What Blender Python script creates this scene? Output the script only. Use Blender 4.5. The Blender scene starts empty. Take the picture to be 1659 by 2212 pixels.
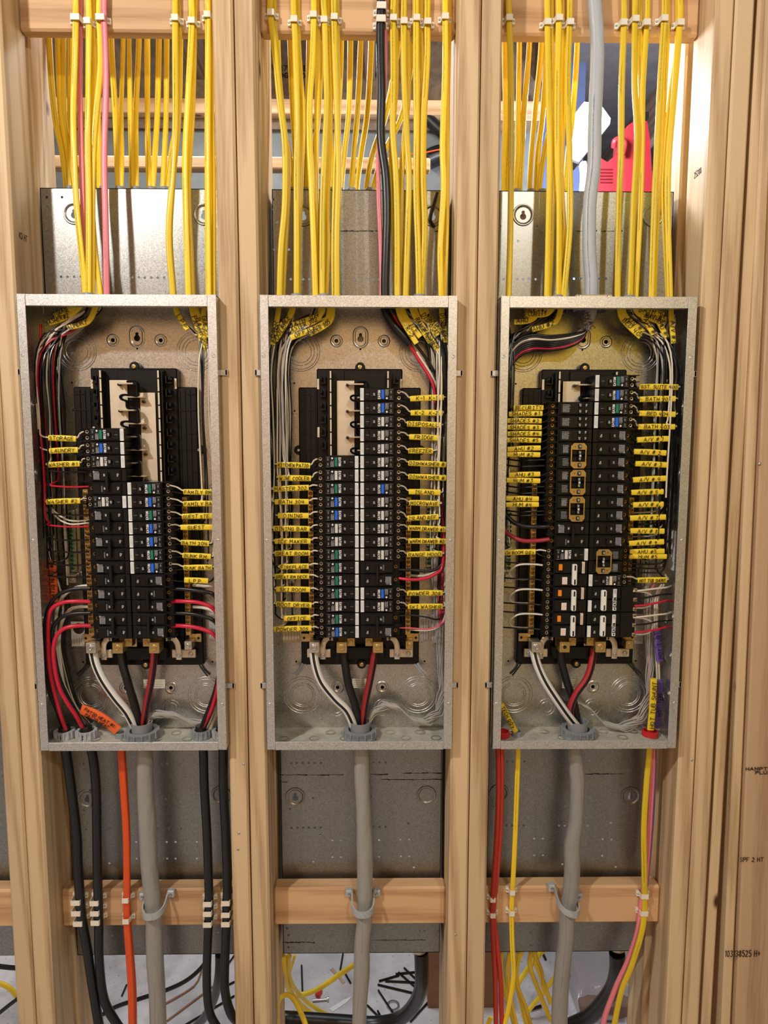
import bpy, math, random
from mathutils import Vector, Matrix
random.seed(7)
S = bpy.context.scene
COL = S.collection
PI = math.pi

# ------------------------------------------------------------------ camera
F, YAW, PITCH, ROLL, D = 1475.0, .0125985, .105517, .001769, 1.28845727
FW = Vector((math.sin(YAW)*math.cos(PITCH), math.cos(YAW)*math.cos(PITCH), -math.sin(PITCH)))
RT = Vector((math.cos(YAW), -math.sin(YAW), 0)); UP = RT.cross(FW)
R2 = RT*math.cos(ROLL)+UP*math.sin(ROLL); U2 = -RT*math.sin(ROLL)+UP*math.cos(ROLL)
CAMP = Vector((0, -D, 0))
def at(px, py, Y=0.0):
    d = FW*F+R2*(px-829.5)-U2*(py-1106)
    return CAMP+d*((Y+D)/d.y)
def pj(v):
    p = Vector(v)-CAMP
    return 829.5+F*p.dot(R2)/p.dot(FW), 1106-F*p.dot(U2)/p.dot(FW)
cam = bpy.data.cameras.new('camera'); co = bpy.data.objects.new('camera', cam); COL.objects.link(co)
cam.sensor_fit = 'VERTICAL'; cam.sensor_height = 36; cam.lens = 36*F/2212
cam.clip_start = .02; cam.clip_end = 50
m = Matrix((R2, U2, -FW)).transposed().to_4x4(); m.translation = CAMP
co.matrix_world = m; S.camera = co
# ------------------------------------------------------------------ light, world, exposure
S.view_settings.view_transform = 'Standard'; S.view_settings.look = 'None'
S.view_settings.gamma = 1; S.view_settings.use_curve_mapping = False
S.view_settings.exposure = -0.10
W = bpy.data.worlds.new('world'); S.world = W; W.use_nodes = True
bg = W.node_tree.nodes['Background']; bg.inputs[0].default_value = (.92, .96, 1, 1); bg.inputs[1].default_value = .20
def area(name, loc, target, size, power, col, size_y=None):
    l = bpy.data.lights.new(name, 'AREA'); l.energy = power; l.color = col; l.size = size
    if size_y: l.shape = 'RECTANGLE'; l.size_y = size_y
    o = bpy.data.objects.new(name, l); COL.objects.link(o); o.location = loc
    o.rotation_euler = (Vector(target)-Vector(loc)).to_track_quat('-Z', 'Y').to_euler()
    return o
def point(name, loc, r, power, col):
    l = bpy.data.lights.new(name, 'POINT'); l.energy = power; l.color = col; l.shadow_soft_size = r
    o = bpy.data.objects.new(name, l); COL.objects.link(o); o.location = loc; return o
point('ceiling_bulb_light', (-1.20, -1.50, 1.30), .06, 128, (1, .97, .93))
point('added_rear_fill', (.8, -2.5, 1.5), .08, 72, (1, .97, .93))  # added fill, brightens the unseen wall that the panels reflect
point('work_light_glow', (.48, .48, .80), .06, 20, (.82, .89, 1))
area('added_deep_room_fill', (.95, 1.05, .75), (1.0, 1.9, 1.35), .2, 26, (.62, .74, 1))  # added fill, stands for work light spill in the deep room
area('back_room_light', (-.5, .75, 1.30), (-.1, .45, -1.4), .4, 30, (.84, .90, 1))

# ------------------------------------------------------------------ colours, materials
def sr(r, g, b):
    f = lambda c: (c/255/12.92) if c/255 <= .04045 else ((c/255+.055)/1.055)**2.4
    return (f(r), f(g), f(b), 1)
MATS = {}
def mat(name, col, rough=.5, metal=0, spec=.5, emit=None, bump=0, bscale=200, alpha=None, var=0, vscale=60, coat=0):
    if name in MATS: return MATS[name]
    M = bpy.data.materials.new(name); M.use_nodes = True; nt = M.node_tree; b = nt.nodes['Principled BSDF']
    b.inputs['Base Color'].default_value = col; b.inputs['Roughness'].default_value = rough
    b.inputs['Metallic'].default_value = metal; b.inputs['Specular IOR Level'].default_value = spec
    b.inputs['Coat Weight'].default_value = coat
    if emit: b.inputs['Emission Color'].default_value = emit[0]; b.inputs['Emission Strength'].default_value = emit[1]
    if alpha: b.inputs['Alpha'].default_value = alpha
    tc = nt.nodes.new('ShaderNodeTexCoord')
    n = nt.nodes.new('ShaderNodeTexNoise'); n.inputs['Scale'].default_value = vscale; n.inputs['Detail'].default_value = 3
    nt.links.new(tc.outputs['Object'], n.inputs['Vector'])
    mx = nt.nodes.new('ShaderNodeMixRGB'); mx.blend_type = 'MULTIPLY'; mx.inputs[0].default_value = 1
    mx.inputs[1].default_value = col
    rp = nt.nodes.new('ShaderNodeMapRange'); rp.inputs[1].default_value = .3; rp.inputs[2].default_value = .7
    v = max(var, .04); rp.inputs[3].default_value = 1-v; rp.inputs[4].default_value = 1+v*.6
    nt.links.new(n.outputs[0], rp.inputs[0]); nt.links.new(rp.outputs[0], mx.inputs[2]); nt.links.new(mx.outputs[0], b.inputs['Base Color'])
    if bump:
        n2 = nt.nodes.new('ShaderNodeTexNoise'); n2.inputs['Scale'].default_value = bscale
        nt.links.new(tc.outputs['Object'], n2.inputs['Vector'])
        bp = nt.nodes.new('ShaderNodeBump'); bp.inputs['Strength'].default_value = bump; bp.inputs['Distance'].default_value = .002
        nt.links.new(n2.outputs[0], bp.inputs['Height']); nt.links.new(bp.outputs[0], b.inputs['Normal'])
    MATS[name] = M; return M

def wood(name, axis, light, dark, rough=.6, rings=14, knots=True):
    M = bpy.data.materials.new(name); M.use_nodes = True; nt = M.node_tree; b = nt.nodes['Principled BSDF']; L = nt.links.new
    N = nt.nodes.new
    tc = N('ShaderNodeTexCoord'); oi = N('ShaderNodeObjectInfo')
    ml = N('ShaderNodeMath'); ml.operation = 'MULTIPLY'; ml.inputs[1].default_value = 37.0; L(oi.outputs['Random'], ml.inputs[0])
    ad = N('ShaderNodeVectorMath'); ad.operation = 'ADD'; L(tc.outputs['Object'], ad.inputs[0]); L(ml.outputs[0], ad.inputs[1])
    mp = N('ShaderNodeMapping'); s = [1, 1, 1]; s['xyz'.index(axis)] = .045; mp.inputs['Scale'].default_value = s
    L(ad.outputs[0], mp.inputs['Vector'])
    # broad wander
    nw = N('ShaderNodeTexNoise'); nw.inputs['Scale'].default_value = 9; nw.inputs['Detail'].default_value = 2; L(mp.outputs[0], nw.inputs['Vector'])
    wv = N('ShaderNodeTexWave'); wv.wave_type = 'BANDS'; wv.bands_direction = 'DIAGONAL'
    wv.inputs['Scale'].default_value = rings; wv.inputs['Distortion'].default_value = 9; wv.inputs['Detail'].default_value = 2; wv.inputs['Detail Scale'].default_value = 1.2
    L(mp.outputs[0], wv.inputs['Vector'])
    nf = N('ShaderNodeTexNoise'); nf.inputs['Scale'].default_value = 210; nf.inputs['Detail'].default_value = 4; L(mp.outputs[0], nf.inputs['Vector'])
    r1 = N('ShaderNodeValToRGB'); r1.color_ramp.elements[0].position = .22; r1.color_ramp.elements[1].position = .84
    r1.color_ramp.elements[0].color = dark; r1.color_ramp.elements[1].color = light
    mxv = N('ShaderNodeMath'); mxv.operation = 'MULTIPLY_ADD'; mxv.inputs[1].default_value = .42; L(wv.outputs[0], mxv.inputs[0])
    m2 = N('ShaderNodeMath'); m2.operation = 'MULTIPLY_ADD'; m2.inputs[1].default_value = .62; L(nf.outputs[0], m2.inputs[0])
    m3 = N('ShaderNodeMath'); m3.operation = 'MULTIPLY'; m3.inputs[1].default_value = .5; L(nw.outputs[0], m3.inputs[0])
    L(m3.outputs[0], m2.inputs[2]); L(m2.outputs[0], mxv.inputs[2]); L(mxv.outputs[0], r1.inputs[0])
    last = r1.outputs[0]
    if knots:
        mk = N('ShaderNodeMapping'); s2 = [1, 1, 1]; s2['xyz'.index(axis)] = .55; mk.inputs['Scale'].default_value = s2; L(ad.outputs[0], mk.inputs['Vector'])
        vo = N('ShaderNodeTexVoronoi'); vo.inputs['Scale'].default_value = 6.2; vo.inputs['Randomness'].default_value = 1; L(mk.outputs[0], vo.inputs['Vector'])
        kr = N('ShaderNodeValToRGB'); kr.color_ramp.elements[0].position = .035; kr.color_ramp.elements[1].position = .075
        kr.color_ramp.elements[0].color = sr(92, 56, 28); kr.color_ramp.elements[1].color = (1, 1, 1, 1)
        L(vo.outputs['Distance'], kr.inputs[0])
        mm = N('ShaderNodeMixRGB'); mm.blend_type = 'MULTIPLY'; mm.inputs[0].default_value = 1; L(last, mm.inputs[1]); L(kr.outputs[0], mm.inputs[2]); last = mm.outputs[0]
    # per board tint
    hs = N('ShaderNodeHueSaturation'); mr = N('ShaderNodeMapRange'); mr.inputs[3].default_value = .86; mr.inputs[4].default_value = 1.08
    L(oi.outputs['Random'], mr.inputs[0]); L(mr.outputs[0], hs.inputs['Value']); L(last, hs.inputs['Color'])
    L(hs.outputs[0], b.inputs['Base Color']); b.inputs['Roughness'].default_value = rough; b.inputs['Specular IOR Level'].default_value = .35
    bp = N('ShaderNodeBump'); bp.inputs['Strength'].default_value = .25; bp.inputs['Distance'].default_value = .0015
    L(mxv.outputs[0], bp.inputs['Height']); L(bp.outputs[0], b.inputs['Normal'])
    MATS[name] = M; return M
wood_v = wood('pine_upright', 'z', sr(224, 195, 153), sr(158, 121, 82))
wood_h = wood('pine_level', 'x', sr(216, 176, 132), sr(158, 112, 72), rings=10)
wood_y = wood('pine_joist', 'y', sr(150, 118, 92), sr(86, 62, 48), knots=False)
wood_e = wood('pine_wide_board', 'z', sr(214, 180, 142), sr(162, 122, 86), rings=7)

def galv(name, a, b_, rough=.25, metal=.94, vs=520):
    M = bpy.data.materials.new(name); M.use_nodes = True; nt = M.node_tree; b = nt.nodes['Principled BSDF']; L = nt.links.new; N = nt.nodes.new
    tc = N('ShaderNodeTexCoord'); vo = N('ShaderNodeTexVoronoi'); vo.inputs['Scale'].default_value = vs; L(tc.outputs['Object'], vo.inputs['Vector'])
    no = N('ShaderNodeTexNoise'); no.inputs['Scale'].default_value = 900; no.inputs['Detail'].default_value = 2; L(tc.outputs['Object'], no.inputs['Vector'])
    ad = N('ShaderNodeMath'); ad.operation = 'MULTIPLY_ADD'; ad.inputs[1].default_value = .22; sep = N('ShaderNodeSeparateColor')
    L(vo.outputs['Color'], sep.inputs[0]); L(sep.outputs[0], ad.inputs[0]); L(no.outputs[0], ad.inputs[2])
    r = N('ShaderNodeValToRGB'); r.color_ramp.elements[0].position = .38; r.color_ramp.elements[1].position = .80
    r.color_ramp.elements[0].color = b_; r.color_ramp.elements[1].color = a; L(ad.outputs[0], r.inputs[0]); L(r.outputs[0], b.inputs['Base Color'])
    b.inputs['Metallic'].default_value = metal
    mr = N('ShaderNodeMapRange'); mr.inputs[3].default_value = rough-.06; mr.inputs[4].default_value = rough+.10; L(ad.outputs[0], mr.inputs[0]); L(mr.outputs[0], b.inputs['Roughness'])
    bp = N('ShaderNodeBump'); bp.inputs['Strength'].default_value = .12; bp.inputs['Distance'].default_value = .0005; L(no.outputs[0], bp.inputs['Height']); L(bp.outputs[0], b.inputs['Normal'])
    MATS[name] = M; return M
GALV = galv('galvanised_steel', sr(214, 213, 208), sr(166, 165, 160))
GALVR = galv('galvanised_rim', sr(232, 232, 230), sr(180, 180, 178), .36, .85)
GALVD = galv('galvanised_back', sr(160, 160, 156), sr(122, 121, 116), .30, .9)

def jacket(name, col, ink, seed=0, rough=.38, u0=.20, u1=.235, bump=0):
    M = bpy.data.materials.new(name); M.use_nodes = True; nt = M.node_tree; b = nt.nodes['Principled BSDF']; L = nt.links.new; N = nt.nodes.new
    uv = N('ShaderNodeUVMap'); sp = N('ShaderNodeSeparateXYZ'); L(uv.outputs[0], sp.inputs[0])
    oi = N('ShaderNodeObjectInfo')
    c1 = N('ShaderNodeMath'); c1.operation = 'COMPARE'; c1.inputs[1].default_value = (u0+u1)/2; c1.inputs[2].default_value = (u1-u0)/2; L(sp.outputs[0], c1.inputs[0])
    # dashes along the length
    cb = N('ShaderNodeCombineXYZ'); L(sp.outputs[1], cb.inputs[0]); L(sp.outputs[0], cb.inputs[1])
    ma = N('ShaderNodeVectorMath'); ma.operation = 'ADD'; L(cb.outputs[0], ma.inputs[0]); L(oi.outputs['Random'], ma.inputs[1])
    n1 = N('ShaderNodeTexNoise'); n1.inputs['Scale'].default_value = 420; n1.inputs['Detail'].default_value = 1; L(ma.outputs[0], n1.inputs['Vector'])
    g1 = N('ShaderNodeMath'); g1.operation = 'GREATER_THAN'; g1.inputs[1].default_value = .5; L(n1.outputs[0], g1.inputs[0])
    n2 = N('ShaderNodeTexNoise'); n2.inputs['Scale'].default_value = 7; n2.inputs['Detail'].default_value = 0; L(ma.outputs[0], n2.inputs['Vector'])
    g2 = N('ShaderNodeMath'); g2.operation = 'GREATER_THAN'; g2.inputs[1].default_value = .52; L(n2.outputs[0], g2.inputs[0])
    a = N('ShaderNodeMath'); a.operation = 'MULTIPLY'; L(c1.outputs[0], a.inputs[0]); L(g1.outputs[0], a.inputs[1])
    a2 = N('ShaderNodeMath'); a2.operation = 'MULTIPLY'; L(a.outputs[0], a2.inputs[0]); L(g2.outputs[0], a2.inputs[1])
    hs = N('ShaderNodeHueSaturation'); hs.inputs['Color'].default_value = col
    mr = N('ShaderNodeMapRange'); mr.inputs[3].default_value = .86; mr.inputs[4].default_value = 1.08; L(oi.outputs['Random'], mr.inputs[0]); L(mr.outputs[0], hs.inputs['Value'])
    mx = N('ShaderNodeMixRGB'); L(a2.outputs[0], mx.inputs[0]); L(hs.outputs[0], mx.inputs[1]); mx.inputs[2].default_value = ink
    L(mx.outputs[0], b.inputs['Base Color']); b.inputs['Roughness'].default_value = rough
    b.inputs['Specular IOR Level'].default_value = .45
    if bump:
        tc = N('ShaderNodeTexCoord'); mp = N('ShaderNodeMapping'); mp.inputs['Rotation'].default_value = (0, .5, 0); mp.inputs['Scale'].default_value = (1, 1, .35); L(tc.outputs['Object'], mp.inputs[0])
        nb = N('ShaderNodeTexNoise'); nb.inputs['Scale'].default_value = 48; nb.inputs['Detail'].default_value = 3; L(mp.outputs[0], nb.inputs['Vector'])
        bp = N('ShaderNodeBump'); bp.inputs['Strength'].default_value = bump; bp.inputs['Distance'].default_value = .006; L(nb.outputs[0], bp.inputs['Height']); L(bp.outputs[0], b.inputs['Normal'])
    MATS[name] = M; return M
YEL = jacket('yellow_jacket', sr(240, 206, 40), sr(70, 55, 15))
PNK = jacket('pink_jacket', sr(232, 132, 142), sr(120, 60, 60))
ORG = jacket('orange_jacket', sr(226, 84, 30), sr(200, 70, 25))
REDJ = jacket('red_jacket', sr(190, 52, 34), sr(150, 40, 30))
GRYJ = jacket('grey_jacket', sr(158, 156, 150), sr(90, 90, 90), u0=.17, u1=.18, bump=.8)
GRYL = jacket('light_grey_jacket', sr(186, 192, 198), sr(90, 90, 96), u0=.17, u1=.20, bump=.4)
BLKJ = mat('black_jacket', sr(22, 22, 23), .34, bump=.1, bscale=60)
BLK = mat('black_wire', sr(20, 20, 21), .32)
WHT = mat('white_wire', sr(226, 216, 196), .35)
REDW = mat('red_wire', sr(206, 34, 60), .32)
BLKP = mat('black_plastic', sr(19, 19, 20), .32, spec=.35, bump=.05, bscale=900)
BLKB = mat('black_base_plastic', sr(16, 16, 17), .38, spec=.3, bump=.06, bscale=500)
BLKH = mat('black_handle', sr(15, 15, 16), .3)
WPRT = mat('white_print', sr(225, 225, 225), .6)
GPRT = mat('grey_print', sr(165, 165, 168), .6)
WLAB = mat('white_label', sr(232, 232, 228), .5)
TLAB = mat('tan_label', sr(226, 206, 180), .5)
BLUE = mat('blue_button', sr(30, 105, 225), .35)
GREEN = mat('green_button', sr(18, 120, 98), .4)
WBUT = mat('white_button', sr(214, 214, 208), .4)
OBUT = mat('orange_button', sr(250, 140, 35), .4)
WPLA = mat('white_plastic', sr(238, 236, 228), .4)
SLV = mat('yellow_sleeve', sr(245, 214, 52), .42, var=.05, vscale=40)
OSLV = mat('orange_sleeve', sr(242, 108, 52), .42)
PSLV = mat('purple_sleeve', sr(112, 88, 170), .42)
PKSLV = mat('red_sleeve', sr(200, 62, 78), .45)
GSLV = mat('grey_sleeve', sr(170, 165, 165), .45)
INK = mat('marker_ink', sr(34, 26, 22), .6)
BINK = mat('stamp_ink', sr(70, 52, 38), .8)
BUS = mat('tinned_bus', sr(222, 208, 186), .45, .55, var=.05)
BRASS = mat('brass', sr(205, 178, 120), .34, .85)
BRASSD = mat('screw_brass', sr(150, 116, 66), .35, .9)
ALU = mat('aluminium', sr(214, 206, 190), .35, .85)
GRNS = mat('green_screw', sr(60, 120, 80), .35, .7)
DARK = mat('dark_recess', sr(8, 8, 8), .7)
GPVC = mat('grey_pvc', sr(142, 146, 150), .42)
GPVL = mat('light_grey_pvc', sr(176, 180, 182), .42)
REDP = mat('red_plastic', sr(205, 40, 42), .4)
STRAP = mat('staple_white', sr(240, 232, 214), .42)
NAIL = mat('nail_steel', sr(200, 200, 200), .3, .9)
BARE = mat('bare_conductor', sr(204, 202, 198), .34, .45)
PAPER = mat('paper_label', sr(214, 208, 192), .6)
PAPER2 = mat('white_sticker', sr(208, 208, 206), .5)

# ------------------------------------------------------------------ mesh builder
class MB:
    def __init__(s): s.v = []; s.f = []; s.uv = {}
    def add(s, vs, fs, uvs=None):
        o = len(s.v); s.v += [Vector(v) for v in vs]
        for i, f in enumerate(fs):
            if uvs: s.uv[len(s.f)] = uvs[i]
            s.f.append([o+k for k in f])
        return s
    def box(s, x0, x1, y0, y1, z0, z1, c=0, sh=0):
        if x0 > x1: x0, x1 = x1, x0
        if c <= 0:
            vs = [(x, y, z) for z in (z0, z1) for y in (y0, y1) for x in (x0, x1)]
            return s.add(vs, [(0, 2, 3, 1), (4, 5, 7, 6), (0, 1, 5, 4), (2, 6, 7, 3), (0, 4, 6, 2), (1, 3, 7, 5)])
        c = min(c, (x1-x0)*.45, (y1-y0)*.45, (z1-z0)*.45)
        vs = []; idx = {}
        X = (x0, x1); Y = (y0, y1); Z = (z0, z1); sg = (1, -1)
        for i in (0, 1):
            for j in (0, 1):
                for k in (0, 1):
                    for a in range(3):
                        p = [X[i]+(c*sg[i]), Y[j]+(c*sg[j]), Z[k]+(c*sg[k])]
                        p[a] = (X[i], Y[j], Z[k])[a]
                        idx[(i, j, k, a)] = len(vs); vs.append(tuple(p))
        fs = []
        q = ((0, 0), (1, 0), (1, 1), (0, 1))
        for e in (0, 1):
            fs.append([idx[(e, a, b, 0)] for a, b in q]); fs.append([idx[(a, e, b, 1)] for a, b in q]); fs.append([idx[(a, b, e, 2)] for a, b in q])
        for a in (0, 1):
            for b in (0, 1):
                fs.append([idx[(0, a, b, 1)], idx[(1, a, b, 1)], idx[(1, a, b, 2)], idx[(0, a, b, 2)]])
                fs.append([idx[(a, 0, b, 0)], idx[(a, 1, b, 0)], idx[(a, 1, b, 2)], idx[(a, 0, b, 2)]])
                fs.append([idx[(a, b, 0, 0)], idx[(a, b, 1, 0)], idx[(a, b, 1, 1)], idx[(a, b, 0, 1)]])
        for i in (0, 1):
            for j in (0, 1):
                for k in (0, 1): fs.append([idx[(i, j, k, a)] for a in range(3)])
        return s.add(vs, fs)
    def prism(s, poly, y0, y1):          # polygon in XZ
        n = len(poly); vs = [(x, y0, z) for x, z in poly]+[(x, y1, z) for x, z in poly]
        fs = [list(range(n)), list(range(2*n-1, n-1, -1))]+[[i, i+n, (i+1) % n+n, (i+1) % n] for i in range(n)]
        return s.add(vs, fs)
    def lathe(s, c, prof, axis='y', seg=16, a0=0, a1=2*PI):
        c = Vector(c); n = len(prof); full = abs(a1-a0-2*PI) < 1e-6; m_ = seg if full else seg+1
        vs = []
        for i in range(m_):
            a = a0+(a1-a0)*i/seg; ca, sa = math.cos(a), math.sin(a)
            for r, h in prof:
                vs.append(c+(Vector((r*ca, h, r*sa)) if axis == 'y' else Vector((r*ca, r*sa, h)) if axis == 'z' else Vector((h, r*ca, r*sa))))
        fs = []
        for i in range(seg if full else seg):
            j = (i+1) % m_
            for k in range(n-1): fs.append((i*n+k, j*n+k, j*n+k+1, i*n+k+1))
        return s.add(vs, fs)
    def tube(s, pts, w, t=None, seg=8, twist=None, smooth=4, caps=True, front=(0, -1, 0), sq=1.0):
        """swept section; w = half width (list ok), t = half thickness; wide side turned to `front`"""
        pts = [Vector(p) for p in pts]; n0 = len(pts)
        ws = w if isinstance(w, (list, tuple)) else [w]*n0
        ts = ws if t is None else (t if isinstance(t, (list, tuple)) else [t]*n0)
        tw = twist if twist else [0]*n0
        P = []; Wd = []; Td = []; Tw = []
        if smooth > 1 and n0 > 2:
            for i in range(n0-1):
                p0 = pts[max(i-1, 0)]; p1 = pts[i]; p2 = pts[i+1]; p3 = pts[min(i+2, n0-1)]
                for k in range(smooth):
                    u = k/smooth; u2 = u*u; u3 = u2*u
                    P.append(.5*((2*p1)+(p2-p0)*u+(2*p0-5*p1+4*p2-p3)*u2+(3*p1-p0-3*p2+p3)*u3))
                    Wd.append(ws[i]*(1-u)+ws[i+1]*u); Td.append(ts[i]*(1-u)+ts[i+1]*u); Tw.append(tw[i]*(1-u)+tw[i+1]*u)
            P.append(pts[-1]); Wd.append(ws[-1]); Td.append(ts[-1]); Tw.append(tw[-1])
        else: P, Wd, Td, Tw = pts, list(ws), list(ts), list(tw)
        n = len(P); fr = Vector(front); vs = []; ln = [0]
        for i in range(1, n): ln.append(ln[-1]+(P[i]-P[i-1]).length)
        for i in range(n):
            T = (P[min(i+1, n-1)]-P[max(i-1, 0)]).normalized()
            A = T.cross(fr)
            if A.length < .15: A = T.cross(Vector((1, 0, .3)))
            A.normalize(); B = A.cross(T).normalized()
            if Tw[i]:
                c_, s_ = math.cos(Tw[i]), math.sin(Tw[i]); A, B = A*c_+B*s_, B*c_-A*s_
            for k in range(seg):
                a = 2*PI*k/seg; ca, sa = math.cos(a), math.sin(a)
                if sq != 1: ca = math.copysign(abs(ca)**sq, ca); sa = math.copysign(abs(sa)**sq, sa)
                vs.append(P[i]+A*(Wd[i]*ca)+B*(Td[i]*sa))
        fs = []; uv = []
        for i in range(n-1):
            for k in range(seg):
                k2 = (k+1) % seg
                fs.append((i*seg+k, i*seg+k2, (i+1)*seg+k2, (i+1)*seg+k))
                uv.append(((k/seg, ln[i]), ((k+1)/seg, ln[i]), ((k+1)/seg, ln[i+1]), (k/seg, ln[i+1])))
        if caps:
            fs.append(list(range(seg))[::-1]); uv.append([(0.5, 0)]*seg)
            fs.append([(n-1)*seg+k for k in range(seg)]); uv.append([(0.5, 0)]*seg)
        return s.add(vs, fs, uv)
    def dash(s, o, X, Z, pl, w, fn=None):
        """strokes: polyline list in (u,v) drawn as flat ribbon at o+X*u+Z*v"""
        for line in pl:
            for (a, b), (c, d) in zip(line, line[1:]):
                dx, dy = c-a, d-b; L = math.hypot(dx, dy) or 1; nx, ny = -dy/L*w/2, dx/L*w/2; ex, ey = dx/L*w*.35, dy/L*w*.35
                q = [(a-ex+nx, b-ey+ny), (a-ex-nx, b-ey-ny), (c+ex-nx, d+ey-ny), (c+ex+nx, d+ey+ny)]
                vs = [o+X*u+Z*v for u, v in q]
                if fn: vs = [fn(v) for v in vs]
                s.add(vs, [(0, 1, 2, 3)])
        return s
    def build(s, name, m, parent=None, origin=None, smooth=False, **kw):
        me = bpy.data.meshes.new(name)
        if parent is not None: org = wloc(parent)
        elif origin is not None: org = Vector(origin)
        else:
            xs = [v.x for v in s.v]; ys = [v.y for v in s.v]; zs = [v.z for v in s.v]
            org = Vector(((min(xs)+max(xs))/2, (min(ys)+max(ys))/2, min(zs)))
        me.from_pydata([tuple(v-org) for v in s.v], [], s.f)
        if s.uv:
            ul = me.uv_layers.new(name='UVMap')
            for i, p in enumerate(me.polygons):
                u = s.uv.get(i)
                if u:
                    for k, li in enumerate(p.loop_indices): ul.data[li].uv = u[k]
        me.materials.append(m)
        if smooth:
            me.polygons.foreach_set('use_smooth', [True]*len(me.polygons))
            me.update()
            try: me.set_sharp_from_angle(angle=math.radians(50))
            except Exception: pass
        me.update()
        o = bpy.data.objects.new(name, me); COL.objects.link(o)
        if parent is not None: o.parent = parent
        else: o.location = org
        tag(o, **kw); return o
def wloc(o):
    v = Vector((0, 0, 0))
    while o is not None: v += Vector(o.location); o = o.parent
    return v
def tag(o, label=None, cat=None, group=None, kind=None):
    if label: o['label'] = label
    if cat: o['category'] = cat
    if group: o['group'] = group
    if kind: o['kind'] = kind
    return o
def thing(name, loc, label, cat, group=None):
    o = bpy.data.objects.new(name, None); COL.objects.link(o); o.location = loc; o.empty_display_size = .02
    return tag(o, label, cat, group)
def copy_tree(o, parent=None):
    c = o.copy(); COL.objects.link(c)
    if parent is not None: c.parent = parent
    for ch in [x for x in KIDS.get(o.name, [])]:
        k = copy_tree(ch, c); KIDS.setdefault(c.name, []).append(k)
    return c
KIDS = {}

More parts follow.
